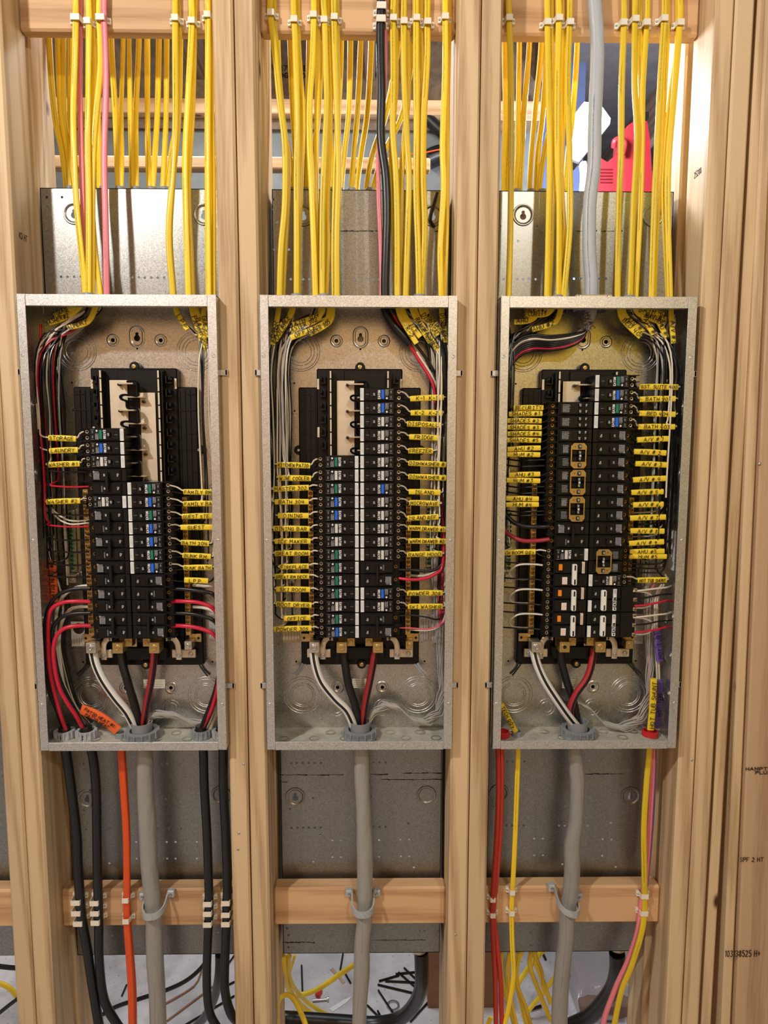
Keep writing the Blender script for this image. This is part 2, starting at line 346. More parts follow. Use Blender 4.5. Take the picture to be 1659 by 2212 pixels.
# ------------------------------------------------------------------ stroke lettering
G = {'A': [[(0, 0), (.45, 1), (.9, 0)], [(.15, .38), (.75, .38)]], 'B': [[(0, 0), (0, 1), (.55, 1), (.75, .8), (.55, .55), (0, .52)], [(.55, .55), (.82, .3), (.6, 0), (0, 0)]],
 'C': [[(.8, .85), (.5, 1), (.15, .85), (0, .5), (.15, .12), (.5, 0), (.8, .12)]], 'D': [[(0, 0), (0, 1), (.45, 1), (.8, .7), (.8, .3), (.45, 0), (0, 0)]],
 'E': [[(.75, 1), (0, 1), (0, 0), (.75, 0)], [(0, .52), (.6, .52)]], 'F': [[(.75, 1), (0, 1), (0, 0)], [(0, .52), (.6, .52)]],
 'G': [[(.8, .85), (.5, 1), (.12, .85), (0, .5), (.12, .12), (.5, 0), (.8, .15), (.8, .45), (.45, .45)]], 'H': [[(0, 0), (0, 1)], [(.75, 0), (.75, 1)], [(0, .5), (.75, .5)]],
 'I': [[(.1, 1), (.6, 1)], [(.35, 1), (.35, 0)], [(.1, 0), (.6, 0)]], 'J': [[(.2, 1), (.8, 1)], [(.55, 1), (.55, .2), (.3, 0), (.05, .15)]], 'K': [[(0, 0), (0, 1)], [(.75, 1), (0, .42)], [(.2, .55), (.8, 0)]],
 'L': [[(0, 1), (0, 0), (.7, 0)]], 'M': [[(0, 0), (.08, 1), (.48, .35), (.88, 1), (.96, 0)]], 'N': [[(0, 0), (0, 1), (.75, 0), (.75, 1)]],
 'O': [[(.42, 1), (.1, .82), (0, .5), (.1, .15), (.42, 0), (.74, .15), (.84, .5), (.74, .82), (.42, 1)]], 'P': [[(0, 0), (0, 1), (.55, 1), (.78, .77), (.55, .5), (0, .48)]],
 'Q': [[(.42, 1), (.1, .82), (0, .5), (.1, .15), (.42, 0), (.74, .15), (.84, .5), (.74, .82), (.42, 1)], [(.5, .3), (.9, -.1)]], 'R': [[(0, 0), (0, 1), (.55, 1), (.78, .77), (.55, .5), (0, .48)], [(.35, .48), (.8, 0)]],
 'S': [[(.75, .85), (.45, 1), (.1, .85), (.1, .62), (.65, .42), (.75, .2), (.4, 0), (0, .14)]], 'T': [[(0, 1), (.85, 1)], [(.42, 1), (.42, 0)]], 'U': [[(0, 1), (0, .25), (.2, 0), (.55, 0), (.75, .25), (.75, 1)]],
 'V': [[(0, 1), (.4, 0), (.8, 1)]], 'W': [[(0, 1), (.25, 0), (.5, .7), (.75, 0), (1, 1)]], 'X': [[(0, 0), (.8, 1)], [(0, 1), (.8, 0)]], 'Y': [[(0, 1), (.4, .5), (.8, 1)], [(.4, .5), (.4, 0)]], 'Z': [[(0, 1), (.75, 1), (0, 0), (.75, 0)]],
 '0': [[(.38, 1), (.08, .8), (0, .5), (.08, .18), (.38, 0), (.65, .18), (.72, .5), (.65, .8), (.38, 1)]], '1': [[(.15, .8), (.35, 1), (.35, 0)]], '2': [[(.05, .8), (.3, 1), (.65, .85), (.6, .55), (0, 0), (.75, 0)]],
 '3': [[(.05, .9), (.4, 1), (.68, .8), (.35, .55), (.72, .28), (.4, 0), (0, .12)]], '4': [[(.1, 1), (0, .45), (.75, .45)], [(.6, 1), (.55, 0)]], '5': [[(.7, 1), (.1, 1), (.08, .58), (.5, .6), (.72, .3), (.45, 0), (0, .1)]],
 '6': [[(.6, 1), (.15, .6), (0, .25), (.3, 0), (.65, .2), (.55, .48), (.1, .4)]], '7': [[(0, 1), (.7, 1), (.25, 0)]], '8': [[(.38, .53), (.08, .75), (.38, 1), (.66, .76), (.38, .53), (0, .25), (.38, 0), (.72, .25), (.38, .53)]],
 '9': [[(.65, .65), (.3, .5), (.05, .75), (.35, 1), (.65, .8), (.6, 0)]], '#': [[(.2, 0), (.35, 1)], [(.55, 0), (.7, 1)], [(0, .33), (.85, .36)], [(.05, .66), (.9, .69)]],
 '-': [[(.1, .48), (.6, .48)]], '.': [[(.05, 0), (.12, .05)]], '/': [[(0, -.05), (.6, 1.05)]], '+': [[(.1, .5), (.7, .5)], [(.4, .2), (.4, .8)]], "'": [[(.1, 1), (.05, .75)]], 's': [[(.45, .5), (.15, .55), (.1, .4), (.4, .22), (.3, .02), (.02, .06)]],
 'n': [[(0, 0), (0, .6)], [(0, .45), (.3, .6), (.5, .4), (.5, 0)]], 'o': [[(.25, .6), (0, .3), (.25, 0), (.5, .3), (.25, .6)]], '*': [[(.3, .35), (.4, .45)]]}
def text_lines(txt, h, jit=0, cond=1.0):
    out = []; x = 0
    for ch in txt:
        if ch == ' ': x += .55*h*cond; continue
        g = G.get(ch)
        if not g: continue
        mw = max(p[0] for l in g for p in l); jx = random.uniform(-jit, jit)*h; jy = random.uniform(-jit, jit)*h; sk = .12+random.uniform(-jit, jit) if jit else 0
        sc = 1+random.uniform(-jit, jit)*.7
        for l in g: out.append([(x+(p[0]+sk*p[1])*h*cond*sc*.82, p[1]*h*sc+jy) for p in l])
        x += (mw*.82+.28)*h*cond+jx*.4
    return out, x
def text_into(mb, txt, o, X, Z, h, w, maxw=None, center=True, jit=0, fn=None, cond=1.0):
    pl, L = text_lines(txt, h, jit, cond)
    k = 1.0
    if maxw and L > maxw: k = maxw/L
    off = -L*k/2 if center else 0
    pl = [[(p[0]*k+off, p[1]-(h/2 if center else 0)) for p in l] for l in pl]
    mb.dash(Vector(o), Vector(X), Vector(Z), pl, w, fn)
def fine(mb, x0, x1, z0, z1, y, rows, vertical=False, seed=1, w=.00035):
    """unreadably small print as broken dashes"""
    r = random.Random(seed)
    for i in range(rows):
        t = (i+.5)/rows
        a = (z0 if vertical else x0); b = (z1 if vertical else x1); p = a
        c = (x0+(x1-x0)*t) if vertical else (z0+(z1-z0)*t)
        end = b-r.random()*(b-a)*.25
        while p < end:
            q = min(end, p+(b-a)*r.uniform(.05, .16))
            if vertical: mb.add([(c-w/2, y, p), (c+w/2, y, p), (c+w/2, y, q), (c-w/2, y, q)], [(0, 1, 2, 3)])
            else: mb.add([(p, y, c-w/2), (q, y, c-w/2), (q, y, c+w/2), (p, y, c+w/2)], [(0, 1, 2, 3)])
            p = q+(b-a)*.03

# ------------------------------------------------------------------ sheet with real holes
import bmesh
def plate(x0, x1, z0, z1, y0, th, holes, name, m, parent, seg=12):
    """holes: (kind, x, z, r) - kind 'o' round, 'k' keyhole"""
    bm = bmesh.new(); edges = []
    def loop(pts):
        vs = [bm.verts.new((x, y0, z)) for x, z in pts]
        for i in range(len(vs)): edges.append(bm.edges.new((vs[i], vs[(i+1) % len(vs)])))
    loop([(x0, z0), (x1, z0), (x1, z1), (x0, z1)])
    for k, x, z, r in holes:
        if k == 'o': loop([(x+r*math.cos(2*PI*i/seg), z+r*math.sin(2*PI*i/seg)) for i in range(seg)])
        else:
            pts = []
            for i in range(15):
                a = math.radians(125+290*i/14); pts.append((x+r*math.cos(a), z+r*math.sin(a)))
            r2 = r*.55; zc = z+r*1.35
            for i in range(9):
                a = math.radians(-35+250*i/8); pts.append((x+r2*math.cos(a), zc+r2*math.sin(a)))
            loop(pts)
    bmesh.ops.triangle_fill(bm, use_beauty=True, use_dissolve=False, edges=edges)
    bmesh.ops.recalc_face_normals(bm, faces=bm.faces)
    r_ = bmesh.ops.extrude_face_region(bm, geom=list(bm.faces))
    for v in [g for g in r_['geom'] if isinstance(g, bmesh.types.BMVert)]: v.co.y += th
    bmesh.ops.recalc_face_normals(bm, faces=bm.faces)
    org = wloc(parent)
    for v in bm.verts: v.co -= org
    me = bpy.data.meshes.new(name); bm.to_mesh(me); bm.free(); me.materials.append(m)
    o = bpy.data.objects.new(name, me); COL.objects.link(o); o.parent = parent; return o

# ================================================================== SETTING
ZF, ZC = -1.62, 1.50
def floor_mat():
    M = bpy.data.materials.new('dusty_concrete'); M.use_nodes = True; nt = M.node_tree; b = nt.nodes['Principled BSDF']; L = nt.links.new; N = nt.nodes.new
    tc = N('ShaderNodeTexCoord'); n = N('ShaderNodeTexNoise'); n.inputs['Scale'].default_value = 9; n.inputs['Detail'].default_value = 8; L(tc.outputs['Object'], n.inputs['Vector'])
    r = N('ShaderNodeValToRGB'); r.color_ramp.elements[0].position = .3; r.color_ramp.elements[1].position = .65
    r.color_ramp.elements[0].color = sr(176, 172, 172); r.color_ramp.elements[1].color = sr(226, 222, 222); L(n.outputs[0], r.inputs[0])
    v = N('ShaderNodeTexVoronoi'); v.inputs['Scale'].default_value = 55; L(tc.outputs['Object'], v.inputs['Vector'])
    n3 = N('ShaderNodeTexNoise'); n3.inputs['Scale'].default_value = 6; L(tc.outputs['Object'], n3.inputs['Vector'])
    mt = N('ShaderNodeMath'); mt.operation = 'MULTIPLY'; mt.inputs[1].default_value = .22; L(n3.outputs[0], mt.inputs[0])
    ls = N('ShaderNodeMath'); ls.operation = 'LESS_THAN'; L(v.outputs['Distance'], ls.inputs[0]); L(mt.outputs[0], ls.inputs[1])
    mx = N('ShaderNodeMixRGB'); mx.inputs[2].default_value = sr(150, 118, 84); L(r.outputs[0], mx.inputs[1])
    mf = N('ShaderNodeMath'); mf.operation = 'MULTIPLY'; mf.inputs[1].default_value = .55; L(ls.outputs[0], mf.inputs[0]); L(mf.outputs[0], mx.inputs[0]); L(mx.outputs[0], b.inputs['Base Color'])
    b.inputs['Roughness'].default_value = .85
    return M
MB().box(-4, 4, -3.4, 5, ZF-.05, ZF).build('floor', floor_mat(), kind='structure')
osb = mat('osb_sheathing', sr(112, 92, 70), .8, var=.35, vscale=35, bump=.3, bscale=60)
conc = mat('grey_foundation', sr(104, 106, 102), .85, var=.15, vscale=20)
film = mat('haze_tinted_wrap', sr(88, 96, 126), .5, var=.25, vscale=5, bump=.4, bscale=8)  # dark wrap, its colour lifted to blue-grey for the lamp's haze
tanw = mat('unfinished_wall', sr(226, 178, 130), .8, var=.1, vscale=5)
BW = 1.35
w = MB().box(-2.6, .62, BW, BW+.06, 1.13, ZC).build('wall_far', osb, kind='structure')
mb = MB()
zt_ = at(600, 140, BW).z
for i, (px, t) in enumerate(((598, 'L O T 27  OSB'), (612, '24 20'))):
    text_into(mb, t if i == 0 else 'EDGE 20', at(610 if i == 0 else 628, 147+i*16, BW-.002), (1, 0, 0), (0, 0, 1), .016, .0035, cond=1.2)
text_into(mb, '04', at(815, 162, BW-.002), (1, 0, 0), (0, 0, 1), .02, .004)
mb.build('stamp_lettering', INK, w)
MB().box(-2.6, .62, BW+.02, BW+.10, ZF, 1.13).build('wall_foundation', conc, kind='structure')
MB().box(.84, 2.6, 2.7, 2.8, ZF, ZC).build('wall_end', film, kind='structure')
MB().box(.62, .84, 1.6, 1.66, ZF, ZC).build('wall_wrap', film, kind='structure')
MB().box(2.6, 2.7, .45, 3.6, ZF, ZC).build('wall_right', tanw, kind='structure')
MB().box(-2.7, -2.6, .45, BW, ZF, ZC).build('wall_left', tanw, kind='structure')
MB().box(-2.6, 2.6, .16, 3.6, ZC, ZC+.03).build('ceiling', mat('subfloor_underside', sr(84, 74, 68), .8, var=.2, vscale=14), kind='structure')
MB().box(-4, .62, -3.45, -3.4, ZF, 2.2).build('wall_behind', tanw, kind='structure')
MB().box(.62, 2.3, -3.45, -3.4, ZF, 2.2).build('wall_behind', mat('added_yellow_reflector', sr(232, 190, 40), .7, var=.1, vscale=4), kind='structure')  # unseen yellow stretch, added to give the right panel a gold reflection
MB().box(2.3, 4, -3.45, -3.4, ZF, 2.2).build('wall_behind', tanw, kind='structure')
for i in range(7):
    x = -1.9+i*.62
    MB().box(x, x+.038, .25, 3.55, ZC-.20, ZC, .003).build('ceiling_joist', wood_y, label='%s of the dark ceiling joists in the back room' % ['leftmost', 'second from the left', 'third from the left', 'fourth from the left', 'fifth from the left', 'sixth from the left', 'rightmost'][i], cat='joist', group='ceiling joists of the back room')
# boards across the back room
b1 = at(120, 340, .85); b2 = at(1000, 385, .85)
MB().box(-1.4, .16, .80, .84, at(300, 362, .8).z, at(300, 336, .8).z, .003).build('nailer_board', wood_h, label='lower horizontal pine board crossing the back room behind the yellow cables', cat='board')
MB().box(-1.4, .60, BW-.045, BW, at(600, 246, BW-.04).z, at(600, 214, BW-.04).z, .003).build('sill_board', wood_h, label='upper brown horizontal board fixed along the far sheathing', cat='board')
# dark bits of pipe / duct on the far side
for i, (pts, r, lab) in enumerate((([at(905, 240, BW-.02), at(930, 262, BW-.02), at(955, 285, BW-.02), at(985, 300, BW-.02)], .022, 'black corrugated tube sloping behind the middle bay'),
                                   ([at(925, 345, BW-.01), at(950, 335, BW-.01), at(1000, 330, BW-.01)], .036, 'thick dark bundled tube low behind the middle bay'))):
    MB().tube(pts, r, seg=10).build('flexible_tube', BLKJ, smooth=True, label=lab, cat='tube')
MB().tube([at(885, 333, BW-.05), at(915, 330, BW-.05), at(950, 323, BW-.05), at(990, 320, BW-.05)], .0026, seg=6).build('orange_wire', ORG, smooth=True, label='thin orange wire strung across the back of the middle bay', cat='wire')

# ------------------------------------------------------------------ studs
YS, YB = .022, .111
def lumber(name, x0, x1, y0, y1, z0, z1, m, label, cat, ch=.004, lean=0, group=None, stamps=None):
    mb = MB().box(x0, x1, y0, y1, z0, z1, ch)
    if lean:
        for v in mb.v: v.x += lean*(0-v.z)
    return mb.build(name, m, label=label, cat=cat, group=group)
ST = {}
def stud(key, x0, x1, lab, y0=YS, y1=YB, **k): ST[key] = lumber('wall_stud', x0, x1, y0, y1, ZF, 1.45, k.pop('m', wood_v), lab, 'stud', **k)
stud('l1', -.7445, -.7075, 'outer stud of the doubled pair at the left edge of the photo')
stud('l2', -.7060, -.6675, 'inner stud of the left-edge pair, beside the left breaker panel')
stud('p1', -.2925, -.2560, 'left stud of the doubled pair between the left and middle panels')
stud('p2', -.2530, -.2170, 'right stud of the doubled pair between the left and middle panels')
stud('p3', .1510, .1895, 'left stud of the doubled pair between the middle and right panels')
stud('p4', .1915, .2285, 'right stud of the doubled pair between the middle and right panels')
stud('r1', .6125, .6465, 'stud touching the right side of the right breaker panel')
stud('r2', .6485, .6835, 'second stud right of the right panel, left of the dark gap')
stud('c1', .6915, .7120, 'narrow pale stud just right of the long dark gap', y0=YS+.004)
stud('c2', .7130, .7330, 'thin pale strip of lumber against the wide stamped board', lean=.014, y0=YS-.003)
ex = MB().box(.734, .828, .010, .048, ZF, .54, .003)
for v in ex.v: v.x += .016*(0-v.z)
E_ = ex.build('wide_board', wood_e, label='wide stamped pine board at the right edge of the photo', cat='board')
ex = MB().box(.734, .86, .020, .058, .545, 1.4, .003)
for v in ex.v: v.x += .016*(0-v.z)
ex.build('dark_board', mat('weathered_board', sr(96, 84, 72), .8, var=.4, vscale=30), label='grey weathered board above the wide stamped board at right', cat='board')
MB().box(-1.2, -.7445, YB+.012, YB+.014, ZF, 1.4) 
mb = MB()
text_into(mb, '103138525 H+', at(1605, 2060, .0085), (1, 0, 0), (0, 0, 1), .0135, .0018, maxw=.075)
text_into(mb, 'HAMPTON', at(1645, 1661, .0085), (1, 0, 0), (0, 0, 1), .0062, .0016, cond=1.5)
text_into(mb, 'PLUS', at(1650, 1669, .0085), (1, 0, 0), (0, 0, 1), .0062, .0016, cond=1.5)
text_into(mb, 'SPF 2 HT', at(1625, 1857, .0085), (1, 0, 0), (0, 0, 1), .009, .0014, maxw=.05)
mb.build('stamp_lettering', BINK, E_)
# stamps on the inner side faces
for key, xx, px, py, t in (('l2', -.6672, 0, 0, 'KD HT'), ('r1', .6122, 0, 0, '25288')):
    mb = MB()
    z = at(58, 512, .06).z if key == 'l2' else at(1495, 372, .06).z
    text_into(mb, t, (xx, .062, z), (0, 1 if key == 'l2' else -1, 0), (0, .15, 1), .011, .0016, maxw=.03)
    mb.build('stamp_lettering', BINK, ST[key])
# nail holes / knots as small dark plugs on stud faces
def nailhead(px, py, r, Y=YS, lab=''):
    p = at(px, py, Y)
    MB().lathe((p.x, Y, p.z), [(0, -.0012), (r*.7, -.0011), (r, -.0002), (r, .004)], seg=8).build('nail', DARK if not lab else NAIL, smooth=True, label=lab or None, cat='nail')
# far row of studs (second wall, back to back)
Y2, Y3 = .228, .315
for i, (x, lab) in enumerate(((-.681, 'pale stud of the rear wall at the left side of the left bay'), (-.2165-.038+.001, 'pale stud of the rear wall at the left side of the middle bay'),
                              (.1525, 'rear wall stud at the right side of the middle bay'), (.1905, 'rear wall stud at the left side of the right bay'), (.606, 'pale stud of the rear wall at the right side of the right bay'))):
    lumber('rear_wall_stud', x-(.024 if i == 0 else 0), (x+.038 if i else -.6668), .1245, .2135, ZF, 1.45, wood_v, lab, 'stud')
# blocking
BAYS = [(-.6670, -.2930), (-.2165, .1505), (.2290, .6120)]
PC = [-.4737, -.0313, .4125]
nm = ['left', 'middle', 'right']
for i, (a, b) in enumerate(BAYS):
    lumber('header_block', a, b, .085, .113, .7605, .95, wood_h, 'pine block across the top of the %s bay, cables stapled to it' % nm[i], 'blocking')
    lumber('cross_block', a, b, .075, .111, -1.035, -.950, wood_h, 'pine block across the bottom of the %s bay, below its panel' % nm[i], 'blocking')
lumber('cross_block', -1.15, -.7450, .075, .111, -1.035, -.950, wood_h, 'pine block in the narrow bay at the left edge of the photo', 'blocking')
lumber('cross_block', .7331+.1, 1.1, .075, .111, -1.035, -.950, wood_h, 'pine block beyond the wide board at the right edge', 'blocking') if False else None

# ------------------------------------------------------------------ back-to-back panels of the other room
def back_panel(i, cx, extra=None):
    hw = .1740
    for lo in (0, 1):
        z1, z0 = (.4905, -.325) if not lo else (-.330, -1.136)
        root = thing('rear_load_center', (cx, .16, z0), '%s steel box of the rear room seen from behind %s the %s panel' % ('upper' if not lo else 'lower', 'above' if not lo else 'below', nm[i]) if i < 3 else 'steel box of the rear room in the narrow bay at the left edge', 'electrical box', 'backs of the rear room boxes')
        y = .1195; x0, x1 = cx-hw, cx+hw
        H = []
        def P(px, py, r, k='o'):
            p = at(px, py, y); H.append((k, p.x, p.z, r*1.5 if k == 'o' else r))
        if i < 3:
            px0 = {0: 0, 1: 444, 2: 888}[i]
            if not lo:
                rows = {0: [(101, 426), (134, 426), (103, 447), (132, 598), (146, 598), (160, 598), (175, 598), (286, 599), (300, 599), (313, 600), (327, 600), (341, 600), (355, 600)],
                        1: [(590, 431), (591, 452), (598, 480), (592, 539), (624, 539), (628, 603), (655, 603), (668, 603), (766, 603), (779, 603), (793, 603), (806, 603), (819, 603)],
                        2: [(1161, 488), (1119, 521), (1080, 488), (1088, 603), (1117, 603), (1130, 603), (1142, 603), (1157, 603), (1240, 602), (1254, 602), (1295, 602), (1309, 602), (1421, 500)]}[i]
                kh = {0: [(160, 465), (441, 467)], 1: [(655, 469), (934, 469)], 2: [(1130, 468), (1410, 470)]}[i]
            else:
                rows = {0: [(219, 1651), (232, 1651), (245, 1651), (335, 1650), (349, 1650), (361, 1650), (180, 1650), (387, 1651), (181, 1750), (231, 1727), (358, 1726), (186, 1792), (223, 1790), (237, 1790), (250, 1790), (340, 1790), (352, 1790), (365, 1790), (378, 1790), (391, 1790), (294, 1819), (360, 1819), (379, 1819), (425, 1819), (295, 1855), (361, 1855), (379, 1855), (425, 1855), (236, 1865), (471, 2015), (242, 2021), (298, 2047)],
                        1: [(629, 1648), (641, 1648), (654, 1648), (667, 1648), (680, 1648), (693, 1648), (807, 1647), (820, 1647), (833, 1647), (802, 1721), (676, 1724), (626, 1747), (942, 1732), (630, 1788), (643, 1788), (655, 1788), (667, 1788), (680, 1788), (693, 1788), (692, 1804), (807, 1786), (820, 1786), (833, 1786), (718, 1816), (736, 1816), (819, 1815), (865, 1814), (884, 1814), (718, 1852), (736, 1852), (819, 1851), (866, 1850), (884, 1850), (882, 1779), (677, 1862), (894, 1874), (943, 1808), (943, 1837), (620, 2006), (623, 2020), (679, 2019), (716, 2019), (907, 2011), (917, 2011), (946, 2011), (716, 2046), (735, 2043), (623, 2046)],
                        2: [(1095, 1645), (1108, 1645), (1133, 1645), (1210, 1645), (1274, 1645), (1065, 1742), (1222, 1742), (1094, 1783), (1106, 1783), (1119, 1783), (1131, 1783), (1208, 1784), (1220, 1784), (1270, 1784), (1320, 1778), (1154, 1812), (1173, 1812), (1302, 1813), (1321, 1814), (1154, 1848), (1173, 1848), (1301, 1849), (1215, 1867), (1330, 1873), (1379, 1807), (1379, 1837), (1111, 2014), (1147, 2014), (1310, 2009), (1339, 2009), (1349, 2009), (1147, 2042), (1165, 2040)]}[i]
                kh = {0: [(189, 1728), (478, 1720)], 1: [(638, 1724), (921, 1720)], 2: [(1078, 1716), (1362, 1722)]}[i]
            for a, b in rows: P(a, b, .0017)
            if lo:
                for j, (a, b) in enumerate(kh):
                    if (i, j) in ((0, 0), (1, 0), (2, 1)): P(a, b, .0062, 'k')
            else:
                for j, (a, b) in enumerate(kh): P(a, b, .0062, 'k')
        else: kh = []
        plate(x0, x1, z0, z1, y, .0012, H, 'back_plate', GALVD, root)
        mb = MB(); yb = y+.09
        mb.box(x0, x0+.0015, y, yb, z0, z1); mb.box(x1-.0015, x1, y, yb, z0, z1); mb.build('side_wall', GALVD, root)
        mb = MB()
        if not lo: mb.box(x0, x1, y, yb, z1-.0015, z1)
        else: mb.box(x0, x1, y, yb, z0, z0+.0015)
        mb.build('end_wall', GALVD, root)
        for (a, b) in kh:
            p = at(a, b, y); MB().lathe((p.x, y, p.z+.003), [(.0215, -.0002), (.0205, -.0022), (.0185, -.0026), (.0165, -.0012), (.0150, -.0003)], seg=28).build('keyhole_boss', GALVD, root, smooth=True)
        if i < 3:
            sc = {(1, 0): [(712, 815, 499), (938, 946, 499)], (2, 0): [(1240, 1290, 499), (1298, 1345, 499)], (1, 1): [(603, 742, 1674), (800, 838, 1673), (870, 953, 1670), (822, 955, 1684), (603, 620, 1690), (802, 920, 2031), (608, 680, 2036)], (2, 1): [(1264, 1345, 1672)]}.get((i, lo), [])
            rr = random.Random(i*2+lo)
            if sc:
                mb = MB()
                for a, b, yy in sc:
                    x = a
                    while x < b:
                        q = x+rr.uniform(5, 22); w_ = rr.uniform(.0004, .0017); p1 = at(x, yy+rr.uniform(-.8, .8), y-.0004); p2 = at(min(q, b), yy+rr.uniform(-.8, .8), y-.0004)
                        mb.add([p1+Vector((0, 0, w_*.3)), p1-Vector((0, 0, w_*.3)), p2-Vector((0, 0, w_)), p2+Vector((0, 0, w_))], [(0, 1, 2, 3)]); x = q-2
                mb.build('scuff_marks', INK, root)
    return root
for i in range(3): back_panel(i, [-.485, -.0305, .4185][i])
root = thing('rear_load_center', (-.93, .16, -1.136), 'steel box of the rear room in the narrow bay at the left edge', 'electrical box', 'backs of the rear room boxes')
plate(-1.12, -.757, -1.136, -.33, .1195, .0012, [('o', -.80, -.72, .002), ('o', -.79, -.78, .002)], 'back_plate', GALVD, root)

# ================================================================== FRONT PANELS
ZT, PH, HWP = .262, .868, .1820
ZB = ZT-PH; YK = .0985          # back plate of the box
ROW0 = ZT-.648                  # lower edge of the lowest breaker
PITCH_ = .02545
def rowz(n): return ROW0+n*PITCH_
YBR = .012                      # breaker faces
def rect_ring(mb, c, r0, r1, y, h=.0006, seg=32, gap=None):
    mb.lathe(c, [(r0, 0), (r0, -h), (r1, -h), (r1, 0)], seg=seg)
def screw(mb, x, y, z, r, h=.002, seg=12):
    mb.lathe((x, y, z), [(0, -h*.35), (r*.38, -h*.35), (r*.42, -h), (r*.8, -h), (r, -h*.6), (r, 0)], seg=seg)

def panel(i):
    cx = PC[i]
    root = thing('load_center', (cx, YS, ZB), ['left open steel breaker panel with two empty bus sections', 'middle open steel breaker panel between the two doubled stud pairs', 'right open steel breaker panel reflecting yellow, below the work light'][i], 'breaker panel', None)
    X = lambda d: cx+d
    L_, R_ = cx-HWP, cx+HWP
    # enclosure: back with keyhole + screw holes, sides, ends
    hol = [('k', cx+.0015, ZT-.0585-.0045, .0062), ('o', cx-.0465, ZT-.067, .0040), ('o', cx+.0480, ZT-.067, .0040), ('o', cx+.001, ZT-.083, .0020),
           ('o', cx-.048, ZB+.089, .0038), ('o', cx+.046, ZB+.089, .0038), ('o', cx-.134, ZB+.145, .0020), ('o', cx+.134, ZB+.145, .0020),
           ('o', cx-.131, ZT-.150, .0018), ('o', cx-.131, ZT-.205, .0018)]
    plate(L_+.002, R_-.002, ZB+.001, ZT-.001, YK, .0013, hol, 'back_plate', GALV, root, seg=14)
    mb = MB(); mb.box(L_, L_+.0015, 0, YK, ZB, ZT); mb.build('side_wall', GALV, root)
    mb = MB(); mb.box(R_-.0015, R_, 0, YK, ZB, ZT); mb.build('side_wall', GALV, root)
    mb = MB(); mb.box(L_, R_, .0005, YK, ZT-.0015, ZT); mb.build('end_wall', GALV, root)
    mb = MB(); mb.box(L_, R_, .0005, YK, ZB, ZB+.0015); mb.build('end_wall', mat('dusty_steel', sr(196, 192, 178), .75, .25, var=.25, vscale=30, bump=.2, bscale=80), root)
    # rim flanges
    mb = MB(); mb.box(L_, L_+.0165, -.0012, .0003, ZB, ZT+.0015, .0004); mb.box(L_, L_+.0012, -.0012, .010, ZB, ZT+.0015); a = mb.build('side_flange', GALVR, root)
    mb = MB(); mb.box(R_-.0165, R_, -.0012, .0003, ZB, ZT+.0015, .0004); b = mb.build('side_flange', GALVR, root)
    mb = MB(); mb.box(L_+.0168, R_-.0168, -.0008, .0003, ZT-.0195, ZT+.0012, .0003); mb.box(L_+.0168, R_-.0168, .0003, .012, ZT-.0195, ZT-.0187); mb.build('end_flange', GALVR, root)
    mb = MB(); mb.box(L_+.0168, R_-.0168, -.0008, .0003, ZB-.0012, ZB+.0155, .0003); mb.build('end_flange', GALVR, root)
    for s in (-1, 1):
        for dz in (.109, .453, .776):
            mb = MB(); x = cx+s*(HWP-.007)
            mb.lathe((x, -.0013, ZT-dz), [(0, .0002), (.0020, .0001)], seg=10); mb.build('screw_hole', DARK, root)
            mb = MB(); mb.lathe((x, -.0012, ZT-dz), [(.0021, 0), (.0024, -.0006), (.0032, -.0003), (.0034, 0)], seg=12); mb.build('hole_rim', GALVR, root, smooth=True)
        for dz in (.137, .745):
            x0 = cx+s*HWP; mb = MB(); mb.box(x0, x0+s*.0135, YS-.0045, YS-.0028, ZT-dz-.0055, ZT-dz+.0055, .0006); mb.box(x0+s*.010, x0+s*.0135, YS-.0045, YS, ZT-dz-.0055, ZT-dz+.0055)
            mb.build('mounting_tab', GALVR, root)
    # embossed bosses
    for d, z, r in ((-.0465, ZT-.067, .0125), (.0480, ZT-.067, .0125), (-.048, ZB+.089, .0135), (.046, ZB+.089, .0135)):
        MB().lathe((X(d), YK, z), [(r, 0), (r*.93, -.0008), (r*.8, -.0013), (r*.66, -.0009), (r*.55, 0)], seg=28).build('screw_boss', GALV, root, smooth=True)
    mb = MB(); c = Vector((X(.0015), YK, ZT-.060)); n = 40; prof = [(.0155, 0), (.0142, -.0009), (.0125, -.0013), (.0108, -.0007), (.0095, 0)]
    vs = []; fs = []
    for k in range(n):
        a_ = 2*PI*k/n; dz = .0065 if math.sin(a_) >= 0 else -.0065
        for r, h in prof: vs.append((c.x+r*math.cos(a_), c.y+h, c.z+r*math.sin(a_)+dz))
    for k in range(n):
        for q in range(4): fs.append((k*5+q, (k+1) % n*5+q, (k+1) % n*5+q+1, k*5+q+1))
    mb.add(vs, fs); mb.build('keyhole_boss', GALV, root, smooth=True)
    # concentric knockouts
    for d, z, rs in ((-.118, ZT-.088, (.021, .027, .034, .038)), (.118, ZT-.088, (.021, .027, .034, .038)), (-.121, ZB+.073, (.021, .025, .034, .039)), (.121, ZB+.073, (.021, .025, .034, .039)),
                     (-.051, ZB+.045, (.011, .017)), (.046, ZB+.045, (.011, .017))):
        mb = MB()
        for r in rs: mb.lathe((X(d), YK, z), [(r, 0), (r+.0001, -.0010), (r+.0006, -.0013), (r+.0010, -.0010), (r+.0012, 0)], seg=36)
        for k, r in enumerate(rs):
            a_ = k*1.3+.5
            for e in (0, PI): mb.box(X(d)+(r+.0006)*math.cos(a_+e)-.0012, X(d)+(r+.0006)*math.cos(a_+e)+.0012, YK-.0012, YK, z+(r+.0006)*math.sin(a_+e)-.0012, z+(r+.0006)*math.sin(a_+e)+.0012)
        mb.build('knockout', GALVR, root, smooth=True)
